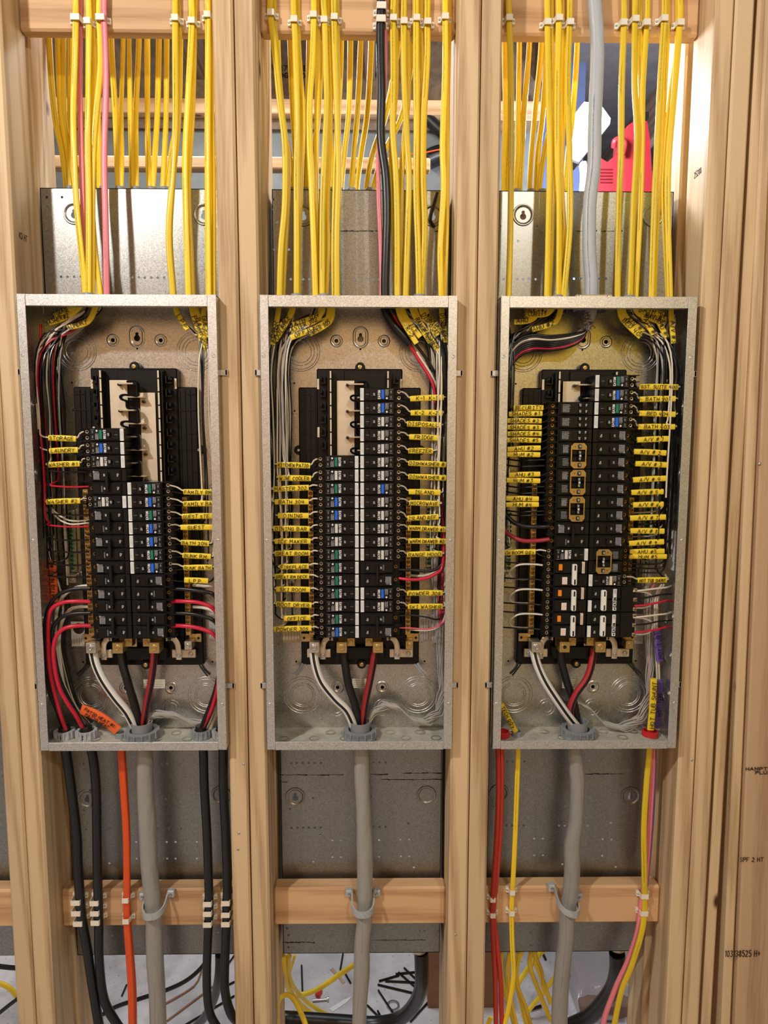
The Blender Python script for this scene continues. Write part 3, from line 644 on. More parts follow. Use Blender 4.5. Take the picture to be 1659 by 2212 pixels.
    for k in range(11):
        x = X(-.155+k*.031); 
        if abs(x-X(0)) < .03: continue
        mb = MB(); y = .045+(.028 if k % 2 else 0); r = .0105
        for r in ((.0105, .0085, .0060) if k % 3 == 0 else (.0100, .0080)):
            mb.lathe((x, y, ZB+.0015), [(r, 0), (r, .0007), (r+.0008, .0007), (r+.0009, 0)], axis='z', seg=24)
        mb.build('knockout', GALV, root, smooth=True)
    for s in (-1, 1):
        for dz in (.20, .33, .62, .70, .78):
            mb = MB()
            for r in (.0105, .0145, .019): mb.lathe((cx+s*(HWP-.0016), .052, ZT-dz), [(r, 0), (r, -s*.0008), (r+.001, -s*.0008), (r+.0011, 0)], axis='x', seg=26)
            mb.build('knockout', GALV, root, smooth=True)
    # black interior base
    z0 = ZT-.7240; zw = ZT-.1595; zt = ZT-.1235; yb = .080
    base = MB()
    base.box(X(-.121), X(.121), yb, YK-.002, z0, zw, .0022)
    base.box(X(-.0845), X(.0845), yb-.004, YK-.003, z0+.02, zt, .0022)
    base.box(X(-.030), X(.062), yb-.010, yb, z0+.05, zt-.004, .001)
    for s in (-1, 1):
        for dx in (.088, .098, .108): base.box(X(s*dx-.0006), X(s*dx+.0006), yb-.0022, yb, z0+.03, zw-.006)
        k = 0; z = zw-.02
        while z > z0+.05:
            if k % 3 == 1: base.box(X(s*.088), X(s*.119), yb-.0016, yb, z-.0008, z+.0008)
            if k % 3 == 0: base.box(X(s*.1), X(s*.119), yb-.0016, yb, z-.0008+.006, z+.0008+.006)
            z -= PITCH_; k += 1
    base.lathe((X(.001), yb-.002, zt+.003), [(0, -.002), (.0085, -.002), (.0098, 0), (.0098, .014)], seg=20)
    base.lathe((X(.003), yb-.002, z0+.002), [(0, -.002), (.0085, -.002), (.0098, 0), (.0098, .014)], seg=20)
    for s in (-1, 1): base.lathe((X(s*.122), yb+.004, ZT-.283), [(0, -.002), (.0080, -.002), (.0094, 0), (.0094, .012)], seg=20)
    base_o = base.build('interior_base', BLKB, root)
    for (x, z, y) in ((.001, zt+.003, yb-.004), (.003, z0+.002, yb-.004), (-.122, ZT-.283, yb+.002), (.122, ZT-.283, yb+.002)):
        mb = MB(); screw(mb, X(x), y, z, .0048 if abs(x) < .1 else .003, .0022); mb.build('mounting_screw', BRASS if abs(x) < .1 else NAIL, root, smooth=True)
    # prongs at the foot
    for s in (-1, 1):
        mb = MB(); mb.tube([(X(s*.118), yb-.002, z0+.004), (X(s*.124), yb-.006, z0-.006), (X(s*.136), yb-.010, z0-.016)], .0025, .0012, seg=8); mb.tube([(X(s*.112), yb-.002, z0+.002), (X(s*.120), yb-.006, z0-.008), (X(s*.131), yb-.010, z0-.020)], .0018, .0012, seg=8)
        mb.build('foot_prong', BLKP if i != 1 else GPVC, root, smooth=True)
    # cream rails and breaker hooks
    for s in (-1, 1):
        mb = MB(); mb.box(X(s*.0555-.0014), X(s*.0555+.0014), yb-.030, yb-.0275, z0+.06, zt-.007); mb.build('hook_rail', TLAB, root)
        mb = MB(); mb.box(X(s*.0555-.0014), X(s*.0555+.0014), yb-.0274, yb-.004, z0+.06, zt-.007); mb.box(X(s*.0600-.0018), X(s*.0600+.0018), yb-.024, yb-.003, z0+.06, zt-.008)
        z = zt-.022
        while z > z0+.06:
            mb.box(X(s*.066), X(s*.0765), yb-.017, yb-.003, z-.0085, z-.0065); mb.box(X(s*.066), X(s*.068), yb-.020, yb-.003, z-.0085, z+.006)
            mb.box(X(s*.072), X(s*.0765), yb-.022, yb-.003, z-.002, z+.0055, .0008); mb.box(X(s*.0555-.0018), X(s*.0555+.0018), yb-.0305, yb-.010, z-.0012, z+.0012)
            z -= PITCH_
        mb.build('breaker_hooks', BLKP, root)
        for dz in ((.030,) if s > 0 else (.030, .124)):
            mb = MB(); mb.box(X(s*.0815-.002), X(s*.0815+.002), yb-.006, yb-.0035, zt-dz-.010, zt-dz+.010); mb.build('hook_plate', TLAB, root)
    # bus plates, stabs and insulators
    zb_ = z0+.03
    MB().box(X(-.0445), X(-.0100), yb-.0135, yb-.0115, zb_, zt-.024, .0003).build('bus_plate', BUS, root)
    MB().box(X(.0140), X(.0435), yb-.0135, yb-.0115, zb_, zt-.048, .0003).build('bus_plate', BUS, root)
    z = zt-.032; k = 0
    n_st = 11
    for k in range(n_st):
        left = k % 2 == 0
        zz = z-k*.0254
        # each stab: tinned finger wrapped by a black hook
        xa, xb = (-.020, .008) if left else (-.004, .026)
        mb = MB(); mb.box(X(xa), X(xb), yb-.034, yb-.012, zz-.0013, zz+.0013); mb.build('bus_stab', ALU, root)
    sp = []
    for k in range(0, n_st-1, 2):
        zz = z-k*.0254
        sp += [(X(-.003), yb-.028, zz+.0035), (X(.010), yb-.030, zz+.0042), (X(.0160), yb-.031, zz+.0005), (X(.0165), yb-.031, zz-.012), (X(.0160), yb-.031, zz-.0235), (X(.006), yb-.030, zz-.0225), (X(-.010), yb-.030, zz-.0215),
               (X(-.0165), yb-.031, zz-.0245), (X(-.0145), yb-.031, zz-.030), (X(-.0060), yb-.030, zz-.034), (X(-.0055), yb-.029, zz-.043)]
    MB().tube(sp, .0021, .0070, seg=8, sq=.6, smooth=3).build('stab_insulator', BLKH, root, smooth=True)
    for s, x in ((0, -.0235), (1, .0225)):
        for k in range(6):
            zz = zt-(.033 if s == 0 else .066)-k*.0508
            MB().lathe((X(x), yb-.0135, zz), [(0, -.010), (.0026, -.0095), (.0034, -.006), (.0030, 0)], seg=10).build('bus_stud', BLKH, root, smooth=True)
    # neutral bars
    for s, top in ((-1, ZT-.360), (1, ZT-.375)):
        if i == 2 and s < 0: top = ZT-.345
        mb = MB(); bx = s*.097; mb.box(X(bx-.0055), X(bx+.0055), yb-.022, yb-.001, ZT-.655, top, .0008); bar = mb.build('neutral_bar', BRASS, root)
        z = top-.008; mb = MB()
        while z > ZT-.650:
            mb.lathe((X(bx), yb-.022, z), [(0, -.0006), (.0018, -.0006), (.0026, -.0016), (.0038, -.0012), (.0040, 0)], seg=10); z -= .0087
        mb.build('bar_screws', BRASSD, root, smooth=True, kind='stuff')
        # ground bar with green screws further out
        gx = s*.140; gt = ZT-.405 if s < 0 else ZT-.395
        if not (i == 0 and s > 0):
            mb = MB(); mb.box(X(gx-.0045), X(gx+.0045), YK-.013, YK-.003, gt-.125, gt, .0006); mb.build('ground_bar', ALU, root)
            mb = MB(); z = gt-.007
            while z > gt-.12: mb.lathe((X(gx), YK-.013, z), [(0, -.0006), (.0018, -.0006), (.0026, -.0020), (.0038, -.0014), (.0040, 0)], seg=10); z -= .0085
            mb.build('bar_screws', GRNS, root, smooth=True, kind='stuff')
            mb = MB(); mb.box(X(gx-.008), X(gx+.008), YK-.020, YK-.003, gt-.147, gt-.129, .001); mb.build('ground_lug', ALU, root)
            mb = MB(); screw(mb, X(gx), YK-.020, gt-.138, .005, .002); mb.build('lug_screw', NAIL, root, smooth=True)
    # lugs at the foot
    zl = ZT-.668
    def lug(x, z, w_, y, m_, name, depth=.022, r=.0068, hole=False):
        mb = MB(); mb.box(X(x-w_/2), X(x+w_/2), y, y+depth, z-w_/2-.001, z+w_/2+.001, .0008); o = mb.build(name, m_, root)
        mb = MB(); rr = r
        if hole: mb.lathe((X(x), y, z), [(0, -.0001), (rr*.5, -.0001)], seg=18); mb.build('socket', DARK, root); mb = MB(); mb.lathe((X(x), y, z), [(rr*.55, 0), (rr*.6, -.0014), (rr, -.0014), (rr*1.05, 0)], seg=20)
        else: mb.lathe((X(x), y, z), [(0, -.0008), (rr*.32, -.0008), (rr*.36, -.003), (rr*.62, -.0032), (rr*.66, -.001), (rr*.9, -.001), (rr, -.0004), (rr*1.02, 0)], seg=20)
        mb.build('lug_screw', BRASS if m_ is BRASS else NAIL, root, smooth=True)
    lug(-.0905, zl-.006, .0195, .036, ALU, 'neutral_lug', .03, .0075)
    lug(-.0355, zl-.004, .0205, .030, BRASS, 'main_lug', .03, .0072, hole=(i == 2))
    lug(-.0175, zl+.004, .0150, .040, BRASS, 'bus_bolt', .02, .0056)
    lug(.0185, zl+.004, .0150, .040, BRASS, 'bus_bolt', .02, .0056)
    lug(.0365, zl-.004, .0205, .030, BRASS, 'main_lug', .03, .0072)
    lug(.0995, zl-.004, .0150, .044, BRASS if i else ALU, 'neutral_lug', .025, .0052)
    for s in (-1, 1):
        mb = MB(); mb.box(X(s*.095), X(s*.1195), yb-.010, yb-.007, zl-.004, zl+.013, .0005); mb.build('bar_bracket', BRASS, root)
        mb = MB(); mb.lathe((X(s*.114), yb-.0102, zl+.004), [(0, 0), (.0028, 0)], seg=12); mb.build('bracket_hole', DARK, root)
        mb = MB(); mb.box(X(s*.060), X(s*.108), yb-.014, yb-.008, zl-.036, zl-.019, .0012); mb.build('bonding_strap', BUS, root)
        mb = MB(); mb.tube([(X(s*.056), yb-.020, zl+.008), (X(s*.066), yb-.020, zl+.006), (X(s*.0735), yb-.020, zl-.004), (X(s*.0755), yb-.020, zl-.018), (X(s*.0755), yb-.018, zl-.038)], .0055, .0012, seg=8, sq=.5); mb.build('curved_strap', BUS, root, smooth=True)
        mb = MB(); screw(mb, X(s*.0755), yb-.020, zl-.029, .0042, .002); screw(mb, X(s*.0985), yb-.0145, zl-.028, .0048, .0022); mb.build('strap_screws', NAIL, root, smooth=True)
    MB().box(X(-.052), X(.052), yb-.016, yb-.004, zl-.040, zl-.012, .003).build('foot_cover', BLKB, root)
    MB().box(X(-.060), X(.062), yb-.030, yb-.006, zl+.017, zl+.030, .002).build('lug_barrier', BLKB, root)
    # stickers
    def sticker(x, z, w_, h, m_, y=YK-.0006, seed=1, rot=False, name='sticker', badge=False, parent=root, sideways=True):
        mb = MB(); mb.box(X(x-w_/2), X(x+w_/2), y-.0003, y, z-h/2, z+h/2); o = mb.build(name, m_, parent)
        mb = MB(); fine(mb, X(x-w_*.42), X(x+w_*.42), z-h*.42, z-h*.0+(-.02*h if badge else .42*h), y-.0005, 5 if sideways else 4, vertical=sideways, seed=seed, w=.0007); 
        if badge:
            mb.lathe((X(x), y-.0005, z+h*.22), [(0, 0), (w_*.36, 0)], seg=20)
        mb.build('small_print', INK, o)
        return o
    if i == 0:
        sticker(-.135, zl+.008, .032, .052, PAPER2, seed=3, badge=True, y=.088); sticker(.140, zl+.020, .020, .060, PAPER2, seed=5)
        sticker(.012, ZB+.098, .045, .019, PAPER, seed=7, sideways=False)
    if i == 1:
        sticker(-.143, zl+.015, .036, .058, TLAB, seed=3, badge=True); sticker(.142, zl+.015, .033, .060, PAPER2, seed=5)
        sticker(-.002, ZB+.098, .030, .020, PAPER, seed=7, sideways=False)
    if i == 2:
        sticker(-.156, zl+.045, .016, .066, PAPER, seed=3); sticker(.138, zl+.014, .018, .064, PAPER2, seed=5)
        sticker(-.003, ZB+.096, .032, .020, PAPER, seed=7, sideways=False)
        mb = MB(); xw = X(HWP-.0026); mb.box(xw, xw+.0004, .040, .066, ZT-.520, ZT-.440); o = mb.build('sticker', WLAB, root)
        mb = MB(); text_into(mb, 'EATON', (xw-.0003, .060, ZT-.462), (0, 0, -1), (0, 1, 0), .006, .0012); mb.build('lettering', INK, o)
    return root
PAN = [panel(i) for i in range(3)]

# ------------------------------------------------------------------ breakers
PROTO = {}
def mk_breaker(kind, btn=None):
    """left-hand breaker, seam at x=0, reaching to -x; local origin at its centre on the face plane"""
    root = bpy.data.objects.new('circuit_breaker', None); COL.objects.link(root)
    parts = []
    def bp(mb, name, m_, par=None, **k):
        me_par = par or root
        o = mb.build(name, m_, me_par, **k); KIDS.setdefault(me_par.name, []).append(o); return o
    two = kind in ('double', 'quad', 'hand', 'eaton'); H = .0252+(PITCH_ if two else 0); h = H/2-.0004
    mb = MB(); 
    zs = [0] if not two else [PITCH_/2, -PITCH_/2]
    for zc in zs:
        mb.box(-.066, -.0004, .003, .056, zc-.0123, zc+.0123, .0007)
        mb.box(-.064, -.0090, 0, .01, zc-.0106, zc+.0106, .0009)
        mb.box(-.0182, -.0105, -.0012, .004, zc-.0088, zc+.0088, .0008)
        if kind in ('single', 'tandem', 'double'): mb.box(-.0630, -.0480, -.0010, .004, zc-.0095, zc+.0095, .0006)
    deep = kind in ('gfci', 'hand')
    out = -.083 if kind != 'double' and kind != 'single' else -.078
    for zc in zs:
        mb.box(out, -.066, .014, .056, zc-.0123, zc+.0123, .001)
        for dz in (-.0122, -.0004, .0113) if kind not in ('double', 'single') else (-.0122, .0113):
            mb.box(out-.003, -.0655, .0045, .016, zc+dz, zc+dz+.0012)
    if kind == 'eaton': mb.box(-.095, -.066, .002, .056, -h, h, .001)
    bp(mb, 'body', BLKP)
    # terminals
    for zc in zs:
        dzs = (.0058, -.0058) if kind not in ('double', 'single') else (0,)
        for dz in dzs:
            if kind == 'eaton': continue
            mb = MB(); x = out+.0085; mb.lathe((x, .0138, zc+dz), [(0, .0004), (.0014, .0003), (.0019, -.0014), (.0034, -.0016), (.0040, -.0004), (.0040, .002)], seg=12)
            bp(mb, 'terminal_screw', BRASSD if kind in ('double', 'single', 'tandem', 'quad') else NAIL, smooth=True)
    if kind == 'eaton':
        for dz in (.019, 0, -.019):
            mb = MB(); mb.box(-.0965, -.0895, -.0005, .004, dz-.0036, dz+.0036, .0005); t = bp(mb, 'terminal', ALU)
            mb = MB(); screw(mb, -.093, -.0005, dz, .0026, .0012); bp(mb, 'terminal_screw', BRASSD, t, smooth=True)
    y = -.0003
    def pr(mb, name='print', m_=WPRT, par=None): return bp(mb, name, m_, par)
    if kind in ('gfci', 'orange'):
        mb = MB(); mb.box(-.0080, -.0012, -.0002, .004, -.0114, .0114, .0003); s_ = bp(mb, 'label_strip', TLAB if btn == 'tan' else WLAB)
        mb = MB(); fine(mb, -.0070, -.0022, -.0095, .0095, -.0005, 3, vertical=True, seed=4, w=.0004); bp(mb, 'small_print', GPRT, s_)
        mb = MB(); mb.box(-.0310, -.0195, -.0006, .004, -.0072, .0072, .0007); mb.box(-.0295, -.0245, -.0062, .002, -.0052, .0052, .0012); bp(mb, 'handle', BLKH)
        mb = MB(); text_into(mb, '20', (-.0272, -.0066, 0), (0, 0, -1), (1, 0, 0), .0030, .0006); pr(mb, 'rating_print')
        mb = MB(); mb.box(-.0465, -.0408, -.0020, .003, -.0086, .0088, .0006); bp(mb, 'test_button', {'b': BLUE, 'g': GREEN, 'w': WBUT, 'o': TLAB}[btn if btn in 'bgwo' else 'w'])
        mb = MB(); mb.box(-.0398, -.0340, -.0002, .002, -.0092, .0092) if False else None
        mb = MB(); text_into(mb, 'EATON', (-.0368, y, .0), (0, 0, -1), (1, 0, 0), .0040, .0010, maxw=.0165); pr(mb, 'brand_lettering')
        mb = MB(); fine(mb, -.0545, -.0480, -.009, .004, y, 4, vertical=True, seed=2, w=.0005); mb.lathe((-.0512, y, .0072), [(0, 0), (.0019, 0)], seg=12); pr(mb, 'small_print')
        mb = MB()
        for a in (1, -1):
            text_into(mb, 'OV' if a > 0 else 'ON', (-.0592, y-.0001, a*.0045), (0, 0, -1), (1, 0, 0), .0026, .0004, maxw=.007)
            mb.box(-.0625, -.0560, y-.0002, y, a*.0092-.0002, a*.0092+.0002)
        mb.box(-.0180, -.0115, -.0014, -.0013, -.0002, .0002); pr(mb, 'wiring_print', GPRT)
    if kind in ('single', 'double'):
        for zi, zc in enumerate(zs):
            mb = MB(); mb.box(-.0370, -.0290, -.0006, .004, zc-.0080, zc+.0080, .0007); mb.box(-.0360, -.0310, -.0075, .002, zc-.0062, zc+.0062, .0014); hd = bp(mb, 'handle', BLKH)
            mb = MB(); text_into(mb, 'On', (-.0145, -.0015, zc), (0, 0, -1), (1, 0, 0), .0036, .0006); pr(mb, 'position_print')
            mb = MB(); text_into(mb, '20' if kind == 'single' else '30', (-.0405, y-.0002, zc), (0, 0, -1), (1, 0, 0), .0028, .0006); pr(mb, 'rating_print')
            mb = MB()
            if zi == 0:
                fine(mb, -.0605, -.0480, zc-.0085, zc+.0075, -.0013, 7, seed=8, w=.0009); fine(mb, -.0600, -.0490, zc-.008, zc+.006, -.0014, 6, vertical=True, seed=9, w=.0007)
                mb.lathe((-.0595, -.0014, zc+.0065), [(.0008, 0), (.0017, 0)], seg=12); mb.box(-.0597, -.0593, -.0014, -.0013, zc-.008, zc+.005)
            else: fine(mb, -.0470, -.0440, zc-.006, zc+.006, -.0013, 2, vertical=True, seed=3, w=.0006)
            pr(mb, 'maker_print', GPRT)
        if two: mb = MB(); mb.box(-.0365, -.0305, -.0090, -.004, -.0125, .0125, .0012); bp(mb, 'handle_tie', BLKH)
    if kind in ('tandem', 'quad'):
        for zi, zc in enumerate(zs):
            for dz in (.0058, -.0058):
                if kind == 'tandem':
                    mb = MB(); mb.box(-.0305, -.0225, -.0006, .004, zc+dz-.0048, zc+dz+.0048, .0006); mb.box(-.0290, -.0245, -.006, .002, zc+dz-.0036, zc+dz+.0036, .001); bp(mb, 'handle', BLKH)
                    mb = MB(); text_into(mb, '20', (-.0270, -.0064, zc+dz), (0, 0, -1), (1, 0, 0), .0030, .0006); pr(mb, 'rating_print')
                    mb = MB(); text_into(mb, 'On', (-.0140, -.0015, zc+dz), (0, 0, -1), (1, 0, 0), .0028, .0005); pr(mb, 'position_print')
            mb = MB()
            fine(mb, -.0590 if kind == 'tandem' else -.0560, -.0440, zc-.0065, zc+.0080, -.0013 if kind == 'tandem' else y, 6, seed=12+zi, w=.0009)
            fine(mb, -.0590 if kind == 'tandem' else -.0560, -.0460, zc-.0075, zc+.0060, -.0014 if kind == 'tandem' else y-.0001, 5, vertical=True, seed=9, w=.0007) if zi == 0 else None
            pr(mb, 'maker_print', GPRT)
    if kind == 'quad':
        # brass tie clip framing the handles
        o8 = [(-.0400, .0150), (-.0400, -.0150), (-.0350, -.0235), (-.0180, -.0235), (-.0125, -.0180), (-.0125, .0180), (-.0180, .0235), (-.0350, .0235)]
        mb = MB(); mb.prism([(-.0360, .0240), (-.0170, .0240), (-.0120, .0185), (-.0120, .0115), (-.0420, .0115), (-.0420, .0180)], -.0052, -.0036)
        mb.prism([(-.0420, -.0180), (-.0360, -.0240), (-.0170, -.0240), (-.0120, -.0185), (-.0120, -.0115), (-.0420, -.0115)], -.0052, -.0036)
        mb.box(-.0420, -.0398, -.0052, -.0036, -.012, .012); mb.box(-.0145, -.0125, -.0052, -.0036, -.012, .012); c = bp(mb, 'tie_clip', BRASS)
        mb = MB()
        for z in (.0175, -.0175): mb.lathe((-.0340, -.0054, z), [(0, 0), (.0013, 0)], seg=10)
        bp(mb, 'rivet', BRASSD, c)
        for zc in (.0175, .0060, -.0060, -.0175):
            mb = MB(); mb.box(-.0285, -.0225, -.0085, .002, zc-.0040, zc+.0040, .001); bp(mb, 'handle', BLKH)
            mb = MB(); text_into(mb, '20', (-.0255, -.0089, zc), (0, 0, -1), (1, 0, 0), .0028, .0006); pr(mb, 'rating_print')
        mb = MB(); mb.box(-.0265, -.0235, -.0105, -.006, -.0022, .0022, .0004); bp(mb, 'handle_pin', WBUT)
    if kind == 'hand':
        mb = MB(); mb.box(-.0325, -.0235, -.0095, -.001, -.0205, .0205, .0016); hd = bp(mb, 'handle_tie', WPLA)
        mb = MB()
        for zc in (.0138, -.0138): mb.box(-.0295, -.0265, -.0098, -.0090, zc-.005, zc+.005)
        bp(mb, 'handle_slot', DARK, hd)
        mb = MB(); mb.box(-.0575, -.0505, -.0022, .003, .0075, .0195, .0006); bp(mb, 'test_button', OBUT)
        mb = MB(); mb.box(-.0500, -.0400, -.0006, .003, -.0205, -.0060, .0004); s_ = bp(mb, 'rating_label', WLAB)
        mb = MB(); fine(mb, -.0490, -.0410, -.0195, -.0070, -.0009, 6, seed=6, w=.0005); bp(mb, 'small_print', OBUT, s_)
        mb = MB(); mb.box(-.0125, -.0070, -.0016, .004, .0015, .0240, .0003); s_ = bp(mb, 'label_strip', TLAB)
        mb = MB(); fine(mb, -.0115, -.0080, .003, .0225, -.0019, 3, vertical=True, seed=4, w=.0004); bp(mb, 'small_print', GPRT, s_)
    if kind == 'eaton':
        mb = MB(); mb.box(-.0345, -.0240, -.0095, -.001, -.0205, .0205, .0020); hd = bp(mb, 'handle_tie', WPLA)
        mb = MB()
        for zc in (.0138, -.0138): mb.box(-.0310, -.0285, -.0098, -.0090, zc-.005, zc+.005)
        bp(mb, 'handle_slot', DARK, hd)
        mb = MB(); mb.box(-.0560, -.0490, -.0014, .003, -.0215, .0215, .0004); s_ = bp(mb, 'brand_label', WLAB)
        mb = MB(); text_into(mb, 'EATON', (-.0525, -.0018, .0045), (0, 0, -1), (1, 0, 0), .0046, .0012, maxw=.020); mb.lathe((-.0525, -.0018, .0180), [(0, 0), (.0017, 0)], seg=12); fine(mb, -.0550, -.0500, -.020, -.011, -.0018, 4, vertical=True, seed=2, w=.0004); bp(mb, 'brand_lettering', INK, s_)
        mb = MB(); mb.box(-.0080, -.0012, -.0002, .004, .0015, .0240, .0003); bp(mb, 'label_strip', WLAB)
        for zc in zs: mb = MB(); text_into(mb, 'On', (-.0145, -.0015, zc), (0, 0, -1), (1, 0, 0), .0036, .0006); pr(mb, 'position_print')
    return root
def get_breaker(kind, btn, label):
    key = (kind, btn)
    if key not in PROTO: PROTO[key] = mk_breaker(kind, btn); o = PROTO[key]
    else: o = copy_tree(PROTO[key])
    return tag(o, label, 'circuit breaker')
bn = {'b': 'blue', 'g': 'green', 'w': 'white', 'o': 'tan'}
# column lists from the top down
COLS = {
 (0, -1): [('g', 'STORAGE'), ('b', 'LAUNDRY'), ('w', 'WASHER #1'), 'D', ('w', 'WASHER #2'), 'D', 'D', 'D', 'D', 'D'],
 (0, 1): [('g', 'FAMILY RM'), ('b', 'FAMILY BA'), ('g', 'GUEST STE.'), ('b', 'GUEST'), ('b', 'BATH 204'), ('g', 'BUNK RM.'), ('b', 'BUNK BATH'), ('S', 'L.P.P.'), 'D', 'D'],
 (1, -1): [('g', 'KITCHEN PATIO'), ('w', 'WINE COOLER'), ('g', 'MASTER 302'), ('b', 'BATH 304'), ('b', 'DINING'), ('w', 'DINING BAR'), ('w', 'ICE MAKER'), ('g', 'GREAT ROOM'), ('g', 'FIREPLACE'), ('g', 'GREAT RM DECK'), ('g', 'SKI ROOM'), ('w', 'BOOT DRYER'), ('g', 'OFFICE'), ('b', 'POWDER 305')],
 (1, 1): [('b', 'K-1'), ('b', 'K-2'), ('w', 'DISPOSALL'), ('w', 'FRIDGE'), ('w', 'FREEZER'), ('w', 'DISHWASHER # upper'), ('w', 'DISHWASHER # lower'), ('b', 'ISLAND'), ('w', 'MICROWAVE'), ('w', 'ISLAND REF.'), ('w', 'WARM DRAWER #1'), ('w', 'WARM DRAWER #2'), ('w', 'RANGE HOOD'), 'D', ('b', 'POWDER 308'), ('w', 'SKI WASHER'), 'D'],
 (2, -1): [('T', 'SECURITY and SHADES #1'), ('T', 'SHADES #2 and #3'), ('T', 'SHADES #4 and #5'), ('Q', 'AHU #2 and HUM #2'), ('Q', 'AHU #3 and HUM #3'), ('Q', 'AHU #4 and HUM #4'), 'D', ('w', 'TECH ROOM'), 'H', 'H', 'H'],
 (2, 1): [('g', 'GST. SUITE 400'), ('b', 'BATH 401'), ('g', 'BED 404'), ('b', 'BATH 403')]+[('S', 'A/V #%d' % k) for k in range(1, 10)]+[('Q', 'AHU #5 and HUM #5'), ('o', 'HOT TUB SHUNT'), 'X', 'X'],
}
ORD = ['topmost', 'second from the top', 'third from the top', 'fourth from the top', 'fifth from the top', 'lowest']
ROWZ = {}
DOWN = ['first', 'second', 'third', 'fourth', 'fifth', 'sixth', 'seventh', 'eighth', 'ninth', 'tenth', 'eleventh', 'twelfth', 'thirteenth', 'fourteenth', 'fifteenth', 'sixteenth', 'seventeenth', 'eighteenth', 'nineteenth', 'twentieth']
for (i, s), lst in COLS.items():
    nrow = sum(2 if (e in ('D', 'H', 'X') or (isinstance(e, tuple) and e[0] == 'Q')) else 1 for e in lst)
    r = nrow; nD = 0; tot = {k: sum(1 for e in lst if e == k) for k in 'DHX'}; cnt = dict(D=0, H=0, X=0)
    side = 'left' if s < 0 else 'right'
    for e in lst:
        k = e if isinstance(e, str) else e[0]
        two = k in 'DHXQ'; n = 2 if two else 1
        z = rowz(r-n/2); r -= n
        if k in 'DHX':
            what = {'D': 'plain black two-pole breaker', 'H': 'white-tied breaker with orange button', 'X': 'white-tied breaker with white name strip'}[k]
            c = cnt[k]; cnt[k] += 1; t = tot[k]
            o_ = '' if t == 1 else (('upper ' if c == 0 else 'lower ') if t == 2 else ORD[c if c < t-1 else 5]+' ')
            lab = '%s%s in the %s column of the %s panel' % (o_, what, side, nm[i])
            if ', ' in lab or 'from' in o_: lab = '%s, %s in %s column of the %s panel' % (what, o_.strip().replace(' from the top', ' down'), side, nm[i])
            kind, btn = {'D': 'double', 'H': 'hand', 'X': 'eaton'}[k], None
        else:
            if k in 'TQ': what = {'T': 'black twin breaker', 'Q': 'twin two-pole breaker with brass tie clip'}[k]; kind, btn = {'T': 'tandem', 'Q': 'quad'}[k], None
            elif k == 'S': what, kind, btn = 'plain black single breaker', 'single', None
            else: what, kind, btn = 'black breaker with %s test button' % bn[k], 'gfci', k
            w2 = {'T': 'black twin breaker', 'Q': 'brass-clipped twin breaker', 'S': 'plain black breaker'}.get(k, '%s-buttoned breaker' % bn.get(k, ''))
            lab = '%s beside %s, %s down %s column, %s panel' % (w2, e[1].split(' # ')[0].split(' and ')[0], DOWN[lst.index(e)], side, nm[i])
            ROWZ[(i, s, e[1])] = (z, kind)
        o = get_breaker(kind, btn, lab); o['group'] = 'circuit breakers in the three panels'
        o.location = (PC[i]+s*.0006+.0008, YBR, z); o.rotation_euler = (0, 0 if s < 0 else PI, 0)
        ROWZ[(i, s, 'R', round(rowz(r+n/2), 4))] = k

